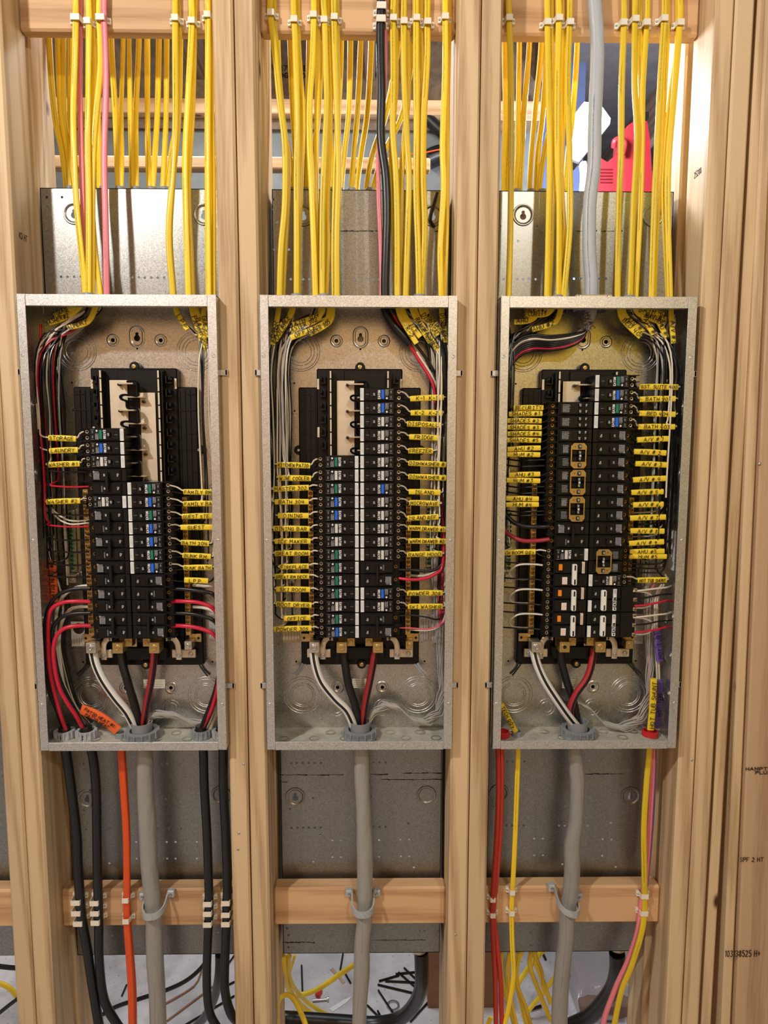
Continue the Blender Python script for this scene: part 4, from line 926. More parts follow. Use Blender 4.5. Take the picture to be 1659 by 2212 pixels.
# ------------------------------------------------------------------ labelled circuit wiring
TAGS = [  # panel, side, text, breaker key, x0, x1, y, tilt
 (0,-1,'STORAGE','STORAGE',106,165,947),(0,-1,'LAUNDRY','LAUNDRY',108,169,973),(0,-1,'WASHER #1','WASHER #1',104,173,1003),(0,-1,'WASHER #2','WASHER #2',101,174,1083),
 (0,1,'FAMILY RM','FAMILY RM',397,462,1063),(0,1,'FAMILY BA','FAMILY BA',397,462,1088),(0,1,'GUEST STE.','GUEST STE.',394,459,1115),(0,1,'GUEST','GUEST',391,460,1139),(0,1,'BATH 204','BATH 204',392,452,1173),(0,1,'BUNK RM.','BUNK RM.',395,456,1201),(0,1,'BUNK BATH','BUNK BATH',397,459,1226),(0,1,'L.P.P.','L.P.P.',399,450,1254),
 (1,-1,'KITCHEN PATIO','KITCHEN PATIO',599,670,1005),(1,-1,'WINE COOLER','WINE COOLER',602,672,1033),(1,-1,'MASTER 302','MASTER 302',591,667,1055),(1,-1,'BATH 304','BATH 304',594,667,1084),(1,-1,'DINING','DINING',601,667,1114),(1,-1,'DINING BAR','DINING BAR',591,669,1142),(1,-1,'ICE MAKER','ICE MAKER',594,671,1169),(1,-1,'GREAT ROOM','GREAT ROOM',594,670,1195),(1,-1,'FIREPLACE','FIREPLACE',605,667,1224),(1,-1,'GREAT RM DECK','GREAT RM DECK',594,668,1245),(1,-1,'SKI ROOM','SKI ROOM',597,670,1273),(1,-1,'BOOT DRYER','BOOT DRYER',597,673,1306),(1,-1,'OFFICE','OFFICE',613,671,1335),(1,-1,'POWDER 305','POWDER 305',592,673,1358),
 (1,1,'K-1  K-1','K-1',886,958,860),(1,1,'K-2  K-2','K-2',887,956,892),(1,1,'DISPOSALL','DISPOSALL',879,951,917),(1,1,'FRIDGE','FRIDGE',884,948,945),(1,1,'FREEZER','FREEZER',882,935,974),(1,1,'DISHWASHER #','DISHWASHER # upper',882,963,1002),(1,1,'DISHWASHER #','DISHWASHER # lower',882,963,1031),(1,1,'ISLAND','ISLAND',883,951,1063),(1,1,'MICROWAVE','MICROWAVE',884,949,1087),(1,1,'ISLAND REF.','ISLAND REF.',880,947,1118),(1,1,'WARM DRAWER #1','WARM DRAWER #1',881,962,1142),(1,1,'WARM DRAWER #2','WARM DRAWER #2',882,963,1169),(1,1,'RANGE HOOD','RANGE HOOD',879,955,1197),(1,1,'POWDER 308','POWDER 308',879,956,1281),(1,1,'SKI WASHER','SKI WASHER',881,956,1310),
 (2,-1,'SECURITY','SECURITY and SHADES #1',1109,1173,881),(2,-1,'SHADES #1','SECURITY and SHADES #1',1099,1171,894),(2,-1,'SHADES #2','SHADES #2 and #3',1096,1169,909),(2,-1,'SHADES #3','SHADES #2 and #3',1096,1169,923),(2,-1,'SHADES #4','SHADES #4 and #5',1096,1169,937),(2,-1,'SHADES #5','SHADES #4 and #5',1095,1168,951),(2,-1,'AHU #2','AHU #2 and HUM #2',1096,1167,969),(2,-1,'HUM #2','AHU #2 and HUM #2',1095,1166,982),(2,-1,'AHU #3','AHU #3 and HUM #3',1099,1166,1025),(2,-1,'HUM #3','AHU #3 and HUM #3',1094,1166,1038),(2,-1,'AHU #4','AHU #4 and HUM #4',1093,1163,1077),(2,-1,'HUM #4','AHU #4 and HUM #4',1093,1163,1090),(2,-1,"TECH ROOM QQ's",'TECH ROOM',1076,1156,1193),
 (2,1,'GST. SUITE 400','GST. SUITE 400',1380,1464,836),(2,1,'BATH 401','BATH 401',1381,1458,862),(2,1,'BED 404','BED 404',1380,1458,894),(2,1,'BATH 403','BATH 403',1378,1457,922),(2,1,'A/V # 1','A/V #1',1376,1444,949),(2,1,'A/V # 2','A/V #2',1369,1438,977),(2,1,'A/V # 3','A/V #3',1372,1441,1003),(2,1,'A/V # 4','A/V #4',1367,1438,1035),(2,1,'A/V # 5','A/V #5',1363,1432,1063),(2,1,'A/V # 6','A/V #6',1367,1432,1090),(2,1,'A/V # 7','A/V #7',1360,1437,1118),(2,1,'A/V # 8','A/V #8',1361,1434,1147),(2,1,'A/V # 9','A/V #9',1358,1433,1172),(2,1,'AHU #5','AHU #5 and HUM #5',1359,1434,1191),(2,1,'HUM #5','AHU #5 and HUM #5',1357,1439,1202),(2,1,'HOT TUB SHUNT','HOT TUB SHUNT',1377,1439,1253)]
ENTRY = {(0, -1): [191, 219], (0, 1): [375, 410, 456], (1, -1): [605, 641, 681, 700, 723], (1, 1): [853, 880, 905, 955], (2, -1): [1100, 1178, 1204, 1223], (2, 1): [1333, 1361, 1376, 1407, 1449]}
random.seed(21)
def bundle(i, s, idx, n, zend, jz=0.0):
    """from a cable entry on top of the panel, round the corner and down the side wall to height zend"""
    ents = ENTRY[(i, s)]; e = at(ents[idx % len(ents)], 645, .055); e.z = ZT-.003
    lay = random.random(); wx = PC[i]+s*(HWP-.010-.034*lay); wy = .028+.055*random.random()
    r = random.uniform
    lx = PC[i]+s*(HWP-.012-.040*(1-abs(e.x-PC[i])/HWP))
    pts = [(e.x, .055, ZT-.003), (e.x+s*.006, .052, ZT-.022+r(-.003, .003)), (e.x+(wx-e.x)*.50, .052+r(-.012, .012), ZT-.050+r(-.010, .010)), (e.x+(wx-e.x)*.86, wy*.5+.028, ZT-.075+r(-.012, .012)), (wx, wy, ZT-.125+r(-.01, .01))]
    z = ZT-.125-.09
    while z > zend+.07: pts.append((wx+r(-.0035, .0035), wy+r(-.004, .004), z)); z -= .11
    pts.append((wx, wy, zend+.022))
    return pts, wx, wy
N_ = len(TAGS)
for ti, (i, s, txt, key, x0, x1, y) in enumerate(TAGS):
    zrow, kind = ROWZ[(i, s, key)]
    yt = .030
    tw = kind in ('tandem', 'quad')
    A = at(x0, y, yt); B = at(x1, y, yt)
    inner, outer = (B, A) if s < 0 else (A, B)
    lab_t = txt.replace('  ', ' ')
    if key.startswith('DISHWASHER'): lab_t = 'DISHWASHER'
    root = thing('labelled_circuit_wires', ((A.x+B.x)/2, yt, A.z), 'yellow sleeve hand-lettered %s, %s down at the %s of the %s panel' % (lab_t, DOWN[sum(1 for t_ in TAGS[:ti] if t_[0] == i and t_[1] == s)], 'left' if s < 0 else 'right', nm[i]), 'labelled wires', 'hand-lettered yellow sleeves beside the breakers')
    hh = .0058 if not tw else .0052
    tilt = random.uniform(-.05, .05); xc = (A.x+B.x)/2
    fn = lambda v, xc=xc, tilt=tilt: Vector((v.x, v.y, v.z+tilt*(v.x-xc)))
    mb = MB(); mb.tube([fn(Vector((A.x, yt, A.z))), fn(Vector((xc, yt-.001, A.z+.0004))), fn(Vector((B.x, yt, A.z)))], [hh*.92, hh, hh*.95], .0032, seg=12, sq=.55, smooth=3)
    sl = mb.build('wire_sleeve', SLV, root, smooth=True)
    mb = MB(); text_into(mb, txt, (xc, yt-.0052, A.z), (1, 0, 0), (0, 0, 1), .0068 if len(txt) < 12 else .0060, .00095, maxw=(B.x-A.x)*.93, jit=.09, fn=fn, cond=1.05)
    mb.build('lettering', INK, sl)
    term_x = PC[i]+s*(.080 if kind != 'single' else .076)
    top = fn(Vector((outer.x, yt, A.z)))
    idx = ti
    cols = [('black_wire', BLK, -.0052)] + ([('white_wire', WHT, .0058)] if not (tw or kind == 'single') else [])
    for nme, m_, dz in cols:
        zt_ = zrow+dz
        if tw:
            first = txt.split(' #')[0] in ('SECURITY', 'AHU') or txt in ('SHADES #2', 'SHADES #4')
            off = PITCH_/2 if kind == 'quad' else 0
            zt_ = zrow+off+(.0058 if first else -.0058)
        if kind == 'single': zt_ = zrow
        pts, wx, wy = bundle(i, s, idx, 3, A.z)
        zi = fn(Vector((inner.x, yt, A.z))).z+dz*.25
        pts += [(wx-s*.0015, (wy+yt)/2, A.z+.006), (outer.x+s*.004, yt, top.z+dz*.2), (outer.x-s*.01, yt+.001, top.z+dz*.15), (inner.x+s*.01, yt+.001, zi), (inner.x-s*.002, yt, zi+dz*.2), ((inner.x+term_x)/2, yt-.004, (zi+zt_)/2+dz*.35), (term_x, .022, zt_)]
        MB().tube(pts, .00165, seg=6, smooth=4).build(nme, m_, root, smooth=True)

# ------------------------------------------------------------------ unlabelled breaker wires
def wire(pts, r, m_, lab, cat='wire', name='breaker_wire', group=None, seg=8, smooth=5):
    return MB().tube(pts, r, seg=seg, smooth=smooth).build(name, m_, smooth=True, label=lab, cat=cat, group=group)
def PXY(lst): return [at(a, b, c) for a, b, c in lst]
# left panel, left column small wires
rows = [(1018, BLK, 'black wire, topmost of the unlabelled ones at left in the left panel'), (1050, REDW, 'thin red wire entering the left panel breaker below WASHER #1'), (1111, BLK, 'black wire just below the WASHER #2 sleeve'),
        (1136, REDW, 'thin red wire two rows below the WASHER #2 sleeve'), (1165, BLK, 'black wire in the third row below the WASHER #2 sleeve'), (1191, BLK, 'black wire in the fourth row below the WASHER #2 sleeve'), (1219, BLK, 'black wire in the fifth row below the WASHER #2 sleeve'), (1245, BLK, 'black wire in the sixth row below the WASHER #2 sleeve')]
for k, (y, m_, lab) in enumerate(rows):
    pts, wx, wy = bundle(0, -1, k, 2, at(100, y, .04).z)
    a = at(104, y-2, .03); b = at(150, y+2, .030); c = at(192, y+1, .026)
    wire(pts+[(wx+.003, .04, a.z+.005), a, b, c], .0017, m_, lab, seg=6, smooth=4)
for k, y in enumerate((1122, 1130)):
    pts = PXY([(92, 1030, .06), (98, 1075, .055), (118, 1105+k*8, .045), (150, y+2, .04), (193, y+(-1 if k else 2), .045)])
    wire(pts, .0017, WHT, ['upper', 'lower'][k]+' white wire curving in below the WASHER #2 sleeve', seg=6)
# heavy feeders, left panel
HV = [
 ([(140, 1578, .05), (125, 1540, .04), (104, 1480, .03), (98, 1400, .03), (100, 1330, .026), (120, 1290, .024), (155, 1273, .026), (196, 1271, .03)], BLK, 'uppermost thick black wire curving into the left column of the left panel'),
 ([(184, 1580, .05), (160, 1530, .05), (128, 1450, .055), (120, 1370, .06), (125, 1310, .06), (145, 1280, .06), (170, 1268, .062), (196, 1265, .065)], WHT, 'upper thick white wire looping to the left neutral bar'),
 ([(142, 1576, .045), (128, 1535, .03), (108, 1450, .02), (104, 1360, .02), (110, 1318, .018), (135, 1302, .018), (165, 1299, .020), (196, 1300, .026)], REDW, 'upper thick red wire on the left side of the left panel'),
 ([(188, 1578, .06), (160, 1530, .06), (138, 1480, .065), (128, 1400, .065), (132, 1350, .065), (148, 1320, .06), (170, 1311, .062), (196, 1311, .065)], WHT, 'lower thick white wire looping to the left neutral bar'),
 ([(186, 1580, .05), (165, 1540, .045), (130, 1470, .035), (116, 1400, .03), (114, 1360, .026), (130, 1335, .022), (158, 1326, .022), (196, 1324, .026)], BLK, 'lower thick black wire curving into the left column of the left panel'),
 ([(182, 1578, .05), (165, 1548, .035), (130, 1490, .02), (117, 1430, .014), (118, 1385, .012), (135, 1360, .012), (165, 1352, .016), (197, 1352, .026)], REDW, 'lower thick red wire sweeping down to the locknut marked 3'),
 ([(372, 1272, .028), (400, 1273, .024), (430, 1277, .022), (462, 1285, .024), (474, 1320, .03), (474, 1420, .04), (465, 1510, .045), (440, 1575, .05)], BLK, 'upper thick black wire on the right side of the left panel'),
 ([(418, 1264, .07), (440, 1266, .06), (460, 1272, .055), (474, 1300, .055), (474, 1420, .055), (465, 1520, .055), (444, 1575, .055)], WHT, 'upper thick white wire on the right side of the left panel'),
 ([(372, 1299, .028), (395, 1299, .020), (430, 1302, .018), (462, 1316, .022), (472, 1350, .03), (474, 1430, .035), (466, 1510, .035), (438, 1570, .045)], REDW, 'upper thick red wire on the right side of the left panel'),
 ([(418, 1311, .07), (440, 1313, .06), (462, 1322, .055), (476, 1350, .06), (476, 1440, .06), (470, 1530, .06), (452, 1578, .055)], WHT, 'lower thick white wire on the right side of the left panel'),
 ([(372, 1325, .028), (400, 1325, .024), (430, 1329, .022), (462, 1341, .024), (475, 1370, .03), (474, 1440, .04), (462, 1500, .04), (434, 1572, .04)], BLK, 'lower thick black wire on the right side of the left panel'),
 ([(372, 1352, .028), (395, 1352, .020), (430, 1357, .018), (462, 1371, .020), (473, 1400, .028), (472, 1470, .032), (458, 1530, .036), (436, 1572, .05)], REDW, 'lower thick red wire on the right side of the left panel'),
]
for pts, m_, lab in HV: wire(PXY(pts), .0040 if m_ is not WHT else .0034, m_, lab, name='feeder_wire', seg=10)
for k in range(5):
    a = random.uniform(-4, 4)
    wire(PXY([(200-k*3, 1560, .075), (170-k*4, 1520, .08), (150-k*5+a, 1450, .082), (140-k*6, 1380, .082), (150-k*7, 1300, .08), (112-k*2, 1200, .07), (100, 1120, .06)]), .0019, [BLK, BLK, WHT, BLK, GSLV][k], 'thin wire behind the thick red feeder in the left panel', group='thin wires behind the thick red feeder')
# middle panel two-pole wires
MW = [([(862, 1231, .026), (890, 1231, .024), (920, 1234, .026), (945, 1228, .03), (960, 1205, .035), (962, 1150, .04), (960, 1000, .05), (955, 860, .06), (930, 790, .06), (880, 720, .055), (845, 665, .055)], BLK, .0030, 'thick black wire to the two-pole breaker below RANGE HOOD'),
 ([(862, 1249, .026), (885, 1252, .020), (915, 1250, .020), (940, 1240, .022), (956, 1222, .03), (958, 1150, .04), (950, 1050, .05), (942, 900, .05), (935, 830, .055), (900, 770, .06), (850, 680, .055)], REDW, .0032, 'thick red wire to the two-pole breaker below RANGE HOOD'),
 ([(886, 1243, .075), (910, 1244, .05), (935, 1238, .04), (956, 1215, .04), (960, 1150, .05), (956, 950, .055), (945, 840, .06), (900, 760, .06)], WHT, .0026, 'white wire curving to the neutral bar below RANGE HOOD'),
 ([(862, 1330, .028), (890, 1329, .03), (920, 1333, .032), (945, 1338, .036), (962, 1325, .045), (965, 1280, .05)], BLK, .0017, 'thin black wire below the SKI WASHER sleeve'),
 ([(862, 1356, .028), (890, 1357, .026), (925, 1359, .026), (950, 1350, .03), (962, 1335, .035), (965, 1290, .04)], mat('pinkred_wire', sr(216, 90, 104), .35), .0017, 'thin red wire at the lowest right breaker of the middle panel'),
 ([(888, 1361, .07), (915, 1362, .045), (940, 1358, .04), (958, 1340, .04), (964, 1300, .05)], WHT, .0015, 'thin white wire at the lowest right breaker of the middle panel')]
for pts, m_, r_, lab in MW: wire(PXY(pts), r_, m_, lab)
# black service cable + pink sleeve of the middle panel inside the box
wire(PXY([(831, 645, .055), (833, 672, .055), (848, 700, .055), (870, 725, .056), (886, 742, .058)]), .0085, BLKJ, 'thick black cable end curving inside the top of the middle panel', name='cable_end', cat='cable')
# right panel wires
RW = [([(1186, 1137, .02), (1165, 1138, .02), (1130, 1136, .03), (1100, 1120, .04), (1085, 1080, .05), (1085, 900, .06)], BLK, .0044, 'thick black wire entering the right panel above TECH ROOM'),
 ([(1186, 1165, .02), (1160, 1168, .02), (1130, 1168, .025), (1105, 1158, .03), (1088, 1140, .04), (1080, 1080, .05)], mat('dull_red_wire', sr(160, 40, 50), .35), .0042, 'thick red wire entering the right panel above TECH ROOM'),
 ([(1178, 975, .026), (1150, 977, .03), (1120, 978, .04), (1092, 974, .05)], BLK, .0015, None)]
for pts, m_, r_, lab in RW:
    if lab: wire(PXY(pts), r_, m_, lab)
for k, y in enumerate((993, 1006, 1051, 1064, 1104, 1112)):
    wire(PXY([(1176, y, .028), (1150, y+1, .032), (1120, y+2, .045), (1092, y-2, .055)]), .0016, BLK, 'plain black wire between the lettered sleeves left of the right panel breakers', group='plain black wires at the left of the right panel')
for k, (y0, y1) in enumerate(((1221, 1251), (1275, 1303), (1328, 1356))):
    wire(PXY([(1172, y0, .026), (1150, y0-2, .026), (1122, y0-1, .028), (1105, y0+8, .034), (1100, (y0+y1)/2+3, .045), (1108, y1-2, .055), (1125, y1, .062), (1140, y1, .066)]), .0019, WHT, 'white pigtail looping back to the neutral bar, %s of three on the left' % ['upper', 'middle', 'lower'][k], name='pigtail')
    for q, dy in enumerate((-4, 30)):
        wire(PXY([(1172, y0+dy+2, .03), (1150, y0+dy, .032), (1118, y0+dy-1, .04), (1086, y0+dy-3, .05)]), .0016, BLK, 'plain black wire beside the %s white pigtail' % ['upper', 'middle', 'lower'][k], group='black wires by the %s white pigtail' % ['upper', 'middle', 'lower'][k])
for k, (y0) in enumerate((1277, 1334)):
    w_ = ['upper', 'lower'][k]
    wire(PXY([(1368, y0, .012), (1390, y0-2, .014), (1420, y0-6, .02), (1440, y0-8, .03), (1450, y0-12, .045)]), .0019, WHT, '%s white wire running right from the white-tied breakers' % w_)
    wire(PXY([(1370, y0, .016), (1395, y0+3, .02), (1410, y0+14, .03), (1405, y0+30, .045), (1390, y0+36, .055), (1372, y0+36, .06)]), .0019, WHT, '%s white loop hanging right of the white-tied breakers' % w_, name='pigtail')
    wire(PXY([(1370, y0+16, .014), (1395, y0+14, .018), (1425, y0+8, .025), (1450, y0+6, .04)]), .0017, BLK, '%s thin black wire right of the white-tied breakers' % w_)
    wire(PXY([(1370, y0+32, .012), (1395, y0+30, .014), (1425, y0+24, .02), (1441, y0+20, .03), (1458, y0+22, .05)]), .0021, REDW, '%s red wire right of the white-tied breakers' % w_)
for k in range(7):
    y = 1108+k*13
    wire(PXY([(1362, y, .07), (1385, y-1, .06), (1412, y-3, .05), (1432, y-14, .05), (1440, y-50, .05)]), .0016, [WHT, GSLV, BLK][k % 3] if k < 5 else BLK, 'thin wire arcing behind the A/V sleeves', group='thin wires arcing behind the A/V sleeves')
for k in range(3):
    wire(PXY([(1362, 1217+k*9, .03), (1400, 1219+k*9, .04), (1432, 1214+k*9, .05), (1442, 1190, .055)]), .0016, BLK, 'black wire between HUM #5 and HOT TUB SHUNT', group='black wires between HUM #5 and HOT TUB SHUNT')
# extra bundle wires that fill the side gutters (their labels are shared on purpose)
random.seed(5)
for (i, s, n, zend) in ((0, -1, 8, ROW0+.05), (1, -1, 16, ROW0+.03), (1, 1, 12, ROW0+.12), (2, 1, 20, ROW0+.10), (2, -1, 4, ROW0+.2)):
    for k in range(n):
        pts, wx, wy = bundle(i, s, k, 3, zend+random.uniform(0, .2))
        wire(pts, .0017, [BLK, WHT, BLK, GSLV, BLK][k % 5], '%s wire in the bundle down the %s side of the %s panel' % (['black', 'white', 'black', 'grey', 'black'][k % 5], 'left' if s < 0 else 'right', nm[i]), group='gutter wires, %s side of the %s panel' % ('left' if s < 0 else 'right', nm[i]), name='gutter_wire', seg=6, smooth=3)
# black HVAC wires in the top of the right panel
for k in range(9):
    dy = k*4.2
    m_ = [BLK, BLK, WHT, BLK, BLK, BLK, BLK, REDW, BLK][k]
    wire(PXY([(1270-k*.6, 705, .060), (1262, 716+dy*.35, .058), (1235, 722+dy*.75, .055), (1190, 726+dy*.9, .05+.002*k), (1150, 724+dy*1.0, .05), (1120, 734+dy*1.1, .05), (1098, 762+dy*1.2, .05), (1090, 800+dy, .055), (1088, 950, .06)]), .0026, m_, 'wire sweeping left from the grey HVAC cable in the right panel', group='HVAC wires in the top of the right panel', name='hvac_wire')
o = MB().tube(PXY([(1277, 640, .055), (1277, 668, .055), (1272, 690, .056), (1264, 712, .056)]), [.012, .012, .0115, .009], .010, seg=14).build('cable_end', GSLV, smooth=True, label='grey cable end marked HVAC SUB inside the top of the right panel', cat='cable')
mb = MB(); p = at(1268, 694, .0435); text_into(mb, 'HVAC', p+Vector((.006, 0, 0)), (.35, 0, -.94), (.94, 0, .35), .009, .0013, jit=.1); text_into(mb, 'SUB', p+Vector((-.005, 0, -.004)), (.35, 0, -.94), (.94, 0, .35), .009, .0013, jit=.1); mb.build('lettering', INK, o)

# ------------------------------------------------------------------ main feeders and bare grounds
def striped(name, base, stripe, u):
    M = bpy.data.materials.new(name); M.use_nodes = True; nt = M.node_tree; b = nt.nodes['Principled BSDF']; L = nt.links.new; N = nt.nodes.new
    uv = N('ShaderNodeUVMap'); sp = N('ShaderNodeSeparateXYZ'); L(uv.outputs[0], sp.inputs[0])
    r = N('ShaderNodeValToRGB'); r.color_ramp.interpolation = 'CONSTANT'; r.color_ramp.elements[0].color = base; r.color_ramp.elements[0].position = 0
    e = r.color_ramp.elements[1]; e.position = u[0]; e.color = stripe
    for k, (q) in enumerate(u[1:]):
        e = r.color_ramp.elements.new(q); e.color = base if k % 2 == 0 else stripe
    L(sp.outputs[0], r.inputs[0]); L(r.outputs[0], b.inputs['Base Color']); b.inputs['Roughness'].default_value = .36
    return M
WSTR = striped('white_striped_black', sr(232, 230, 222), sr(22, 22, 22), (.20, .30, .70, .80))
RSTR = striped('red_striped_black', sr(150, 38, 44), sr(28, 18, 20), (.27, .42, .75, .9))
RSTR2 = striped('bright_red_black', sr(176, 44, 52), sr(26, 18, 20), (.22, .36, .80, .95))
for i in range(3):
    dx = [(-472, 0), (0, 0), (475, 0)][i][0]
    gx = [307, 778, 1247][i]; n_ = nm[i]
    lx = [(200, 1403), (676, 1402), (1152, 1402)][i]
    q = [[(200, 1400, .056), (206, 1432, .05), (222, 1468, .045), (248, 1506, .045), (274, 1538, .048), (290, 1568, .052)],
         [(676, 1400, .056), (681, 1435, .05), (694, 1472, .045), (722, 1508, .045), (749, 1535, .048), (765, 1570, .052)],
         [(1152, 1402, .056), (1160, 1434, .05), (1176, 1470, .04), (1200, 1508, .035), (1226, 1545, .04), (1248, 1572, .05)]][i]
    wire(PXY(q), .0088, WSTR, 'thick white-striped black neutral cable at the foot of the %s panel' % n_, name='neutral_cable', cat='cable', seg=20)
    q = [[(262, 1398, .066), (264, 1430, .06), (275, 1470, .055), (290, 1520, .055), (302, 1570, .055)],
         [(740, 1398, .066), (745, 1430, .06), (752, 1475, .055), (766, 1520, .055), (778, 1570, .055)],
         [(1211, 1400, .066), (1213, 1430, .062), (1225, 1475, .065), (1240, 1520, .065), (1248, 1570, .06)]][i]
    wire(PXY(q), .0082, BLKJ, 'thick black main cable at the foot of the %s panel' % n_, name='main_cable', cat='cable', seg=16)
    q = [[(334, 1400, .06), (331, 1440, .055), (325, 1480, .055), (317, 1520, .055), (310, 1565, .055)],
         [(811, 1400, .06), (805, 1440, .055), (797, 1480, .055), (789, 1520, .055), (783, 1570, .055)],
         [(1283, 1400, .06), (1279, 1430, .055), (1268, 1465, .05), (1244, 1500, .05), (1232, 1535, .052), (1240, 1572, .055)]][i]
    wire(PXY(q), .0072, RSTR if i != 2 else RSTR2, 'thick red-striped main cable at the foot of the %s panel' % n_, name='main_cable', cat='cable', seg=16)
    # bare grounds
    g = [[(312, 1572), (322, 1548), (345, 1542), (380, 1545), (415, 1562), (450, 1562), (474, 1540), (476, 1440)],
         [(790, 1572), (806, 1540), (832, 1522), (862, 1528), (892, 1556), (922, 1560), (948, 1538), (956, 1490), (950, 1400), (944, 1300), (938, 1190)],
         [(1232, 1530), (1250, 1518), (1276, 1532), (1306, 1565), (1345, 1573), (1385, 1552), (1403, 1500), (1404, 1430), (1398, 1330), (1396, 1220)]][i]
    for k in range(13):
        ph = k*2*PI/13; pts = []
        gg = []
        for j in range(len(g)-1):
            for q in range(4): gg.append((g[j][0]+(g[j+1][0]-g[j][0])*q/4, g[j][1]+(g[j+1][1]-g[j][1])*q/4))
        gg.append(g[-1])
        for j, (a, b) in enumerate(gg):
            rr = min(9.5, 2.5+j*.8)*(.75+.25*math.sin(k*2.1+j*.23))
            ang = ph+j*.42
            pts.append(at(a+rr*math.cos(ang)*.9, b+rr*math.cos(ang)*.9, .070+.008*math.sin(ang)))
        wire(pts, .0014, BARE, 'bare ground wire in the twisted bundle at the foot of the %s panel' % n_, name='bare_ground_wire', group='bare ground wires of the %s panel' % n_, seg=6, smooth=2)

# ------------------------------------------------------------------ glands and bushings in the panel floors
def gland(px, r, lab, y=.052, m_=None, mark=None, h=.017):
    m_ = m_ or GPVC; p = at(px, 1590, y); z = ZB+.0015
    root = thing('conduit_locknut', (p.x, y, z), lab, 'conduit fitting')
    MB().lathe((p.x, y, z), [(r*1.02, 0), (r*1.02, h*.25), (r*.98, h*.3), (r*.98, h*.8), (r, h*.85), (r, h), (r*.72, h), (r*.70, h*.75), (r*.70, 0)], axis='z', seg=32).build('ring', m_, root, smooth=True)
    mb = MB(); n = 14
    for k in range(n):
        a = 2*PI*k/n+.1; c, s = math.cos(a), math.sin(a)
        x, yy = p.x+r*c, y+r*s; mb.box(x-.0016, x+.0016, yy-.0016, yy+.0016, z+h*.2, z+h*1.02, .0004)
    mb.build('gripping_ribs', m_, root)
    if mark: mb = MB(); text_into(mb, mark, (p.x, y-r-.0012, z+h*.52), (1, 0, 0), (0, 0, 1), .010, .0014); mb.build('lettering', INK, root)
    return p
gland(140, .0185, 'grey locknut marked 4 in the left panel floor', mark='4', m_=GPVL)
gland(187, .0195, 'light grey locknut marked 3 in the left panel floor', mark='3', m_=GPVL)
gland(435, .0185, 'plain grey locknut at the right end of the left panel floor')
gland(480, .0185, 'grey locknut marked 2 half hidden by the right flange of the left panel', mark='2', m_=GPVL)
for i, px in enumerate((307, 778, 1247)):
    p = gland(px, .0335, 'largest grey locknut, around the main cables in the %s panel floor' % nm[i])
    mb = MB(); mb.lathe((p.x, .052, ZB+.001), [(.0200, 0), (.0200, .020), (.0215, .034), (.0190, .034), (.0180, .02), (.018, 0)], axis='z', seg=28)
    mb.build('cable_jacket_end', GPVC, smooth=True, label='cut grey jacket end rising from the locknut of the %s panel' % nm[i], cat='cable jacket')
for px, col, lab in ((260, GPVC, 'small grey bushing around the orange cable in the left panel'), (1116, GPVC, 'small grey bushing around the yellow cable in the right panel'), (1404, REDP, 'red bushing at the right end of the right panel floor'), (1084, REDP, 'red bushing at the left end of the right panel floor')):
    p = at(px, 1590, .055); r = .0105 if col is GPVC else .0165
    MB().lathe((p.x, .055, ZB+.0015), [(r, 0), (r, .009), (r*.75, .0105), (r*.72, 0)], axis='z', seg=24).build('cable_bushing', col, smooth=True, label=lab, cat='cable bushing')
# black jackets standing in glands
for px, lab in ((140, 'leftmost black cable end, in the locknut marked 4'), (187, 'second black cable end from the left, in the locknut marked 3'), (435, 'black cable end in the plain locknut at right of the left panel'), (480, 'rightmost black cable end, half hidden by the left panel flange')):
    p = at(px, 1590, .052); MB().lathe((p.x, .052, ZB+.001), [(.0115, 0), (.0115, .024), (.0105, .026), (0, .025)], axis='z', seg=18).build('cable_end', BLKJ, smooth=True, label=lab, cat='cable')
# lettered sleeves at the panel floors
def sleeve(pts, m_, wd, lab, lines, th=.0035, size=.008, side=0):
    P = PXY(pts); o = MB().tube(P, wd, th, seg=12, sq=.6).build('lettered_sleeve', m_, smooth=True, label=lab, cat='wire sleeve')
    a, b = P[0], P[-1]; X = (b-a).normalized(); Zv = Vector((0, -1, 0)).cross(X).normalized()
    mid = P[len(P)//2]; mb = MB()
    for k, t in enumerate(lines): text_into(mb, t, (P[0]*.25+P[len(P)//2]*.5+P[-1]*.25)+Vector((0, -th-.0026, 0))+Zv*(.0085*(len(lines)-1)/2-k*.0085), X, Zv, size, .0012, maxw=(b-a).length*.92, jit=.08)
    mb.build('lettering', INK, o); return o
sleeve([(176, 1532, .05), (215, 1548, .048), (255, 1578, .05)], OSLV, .0105, 'orange sleeve lettered PATIO HEAT #1 at the foot of the left panel', ['PATIO HEAT #1', 'PATIO HEAT'], size=.0062)
sleeve([(1405, 1576, .045), (1410, 1520, .045), (1412, 1466, .045)], SLV, .0068, 'yellow upright sleeve lettered HOT TUB SHUNT above the red bushing', ['HOT TUB SHUNT'], size=.009)
sleeve([(1418, 1572, .06), (1424, 1520, .06), (1425, 1468, .06)], PSLV, .0062, 'lower purple sleeve beside the HOT TUB SHUNT upright sleeve', ['HOT TUB'])
sleeve([(1425, 1428, .055), (1422, 1395, .055), (1420, 1362, .055)], PSLV, .0075, 'upper purple sleeve lettered HOT TUB at right of the right panel', ['HOT TUB'])
sleeve([(1082, 1520, .05), (1095, 1545, .05), (1114, 1580, .05)], SLV, .0055, 'short yellow sleeve lettered TECH QQ in the lower left of the right panel', ["TECH QQ's"], size=.007)
sleeve([(957, 1345, .06), (954, 1300, .06), (953, 1238, .06)], PKSLV, .0085, 'dark pink sleeve lettered SKI R DRYER on the right wall of the middle panel', ['SKI R DRYER'])
sleeve([(102, 1095, .062), (99, 1060, .062), (96, 1020, .062), (98, 935, .062)], PKSLV, .0062, 'faded red sleeve lettered DRYER on the left wall of the left panel', ['DRYER'])
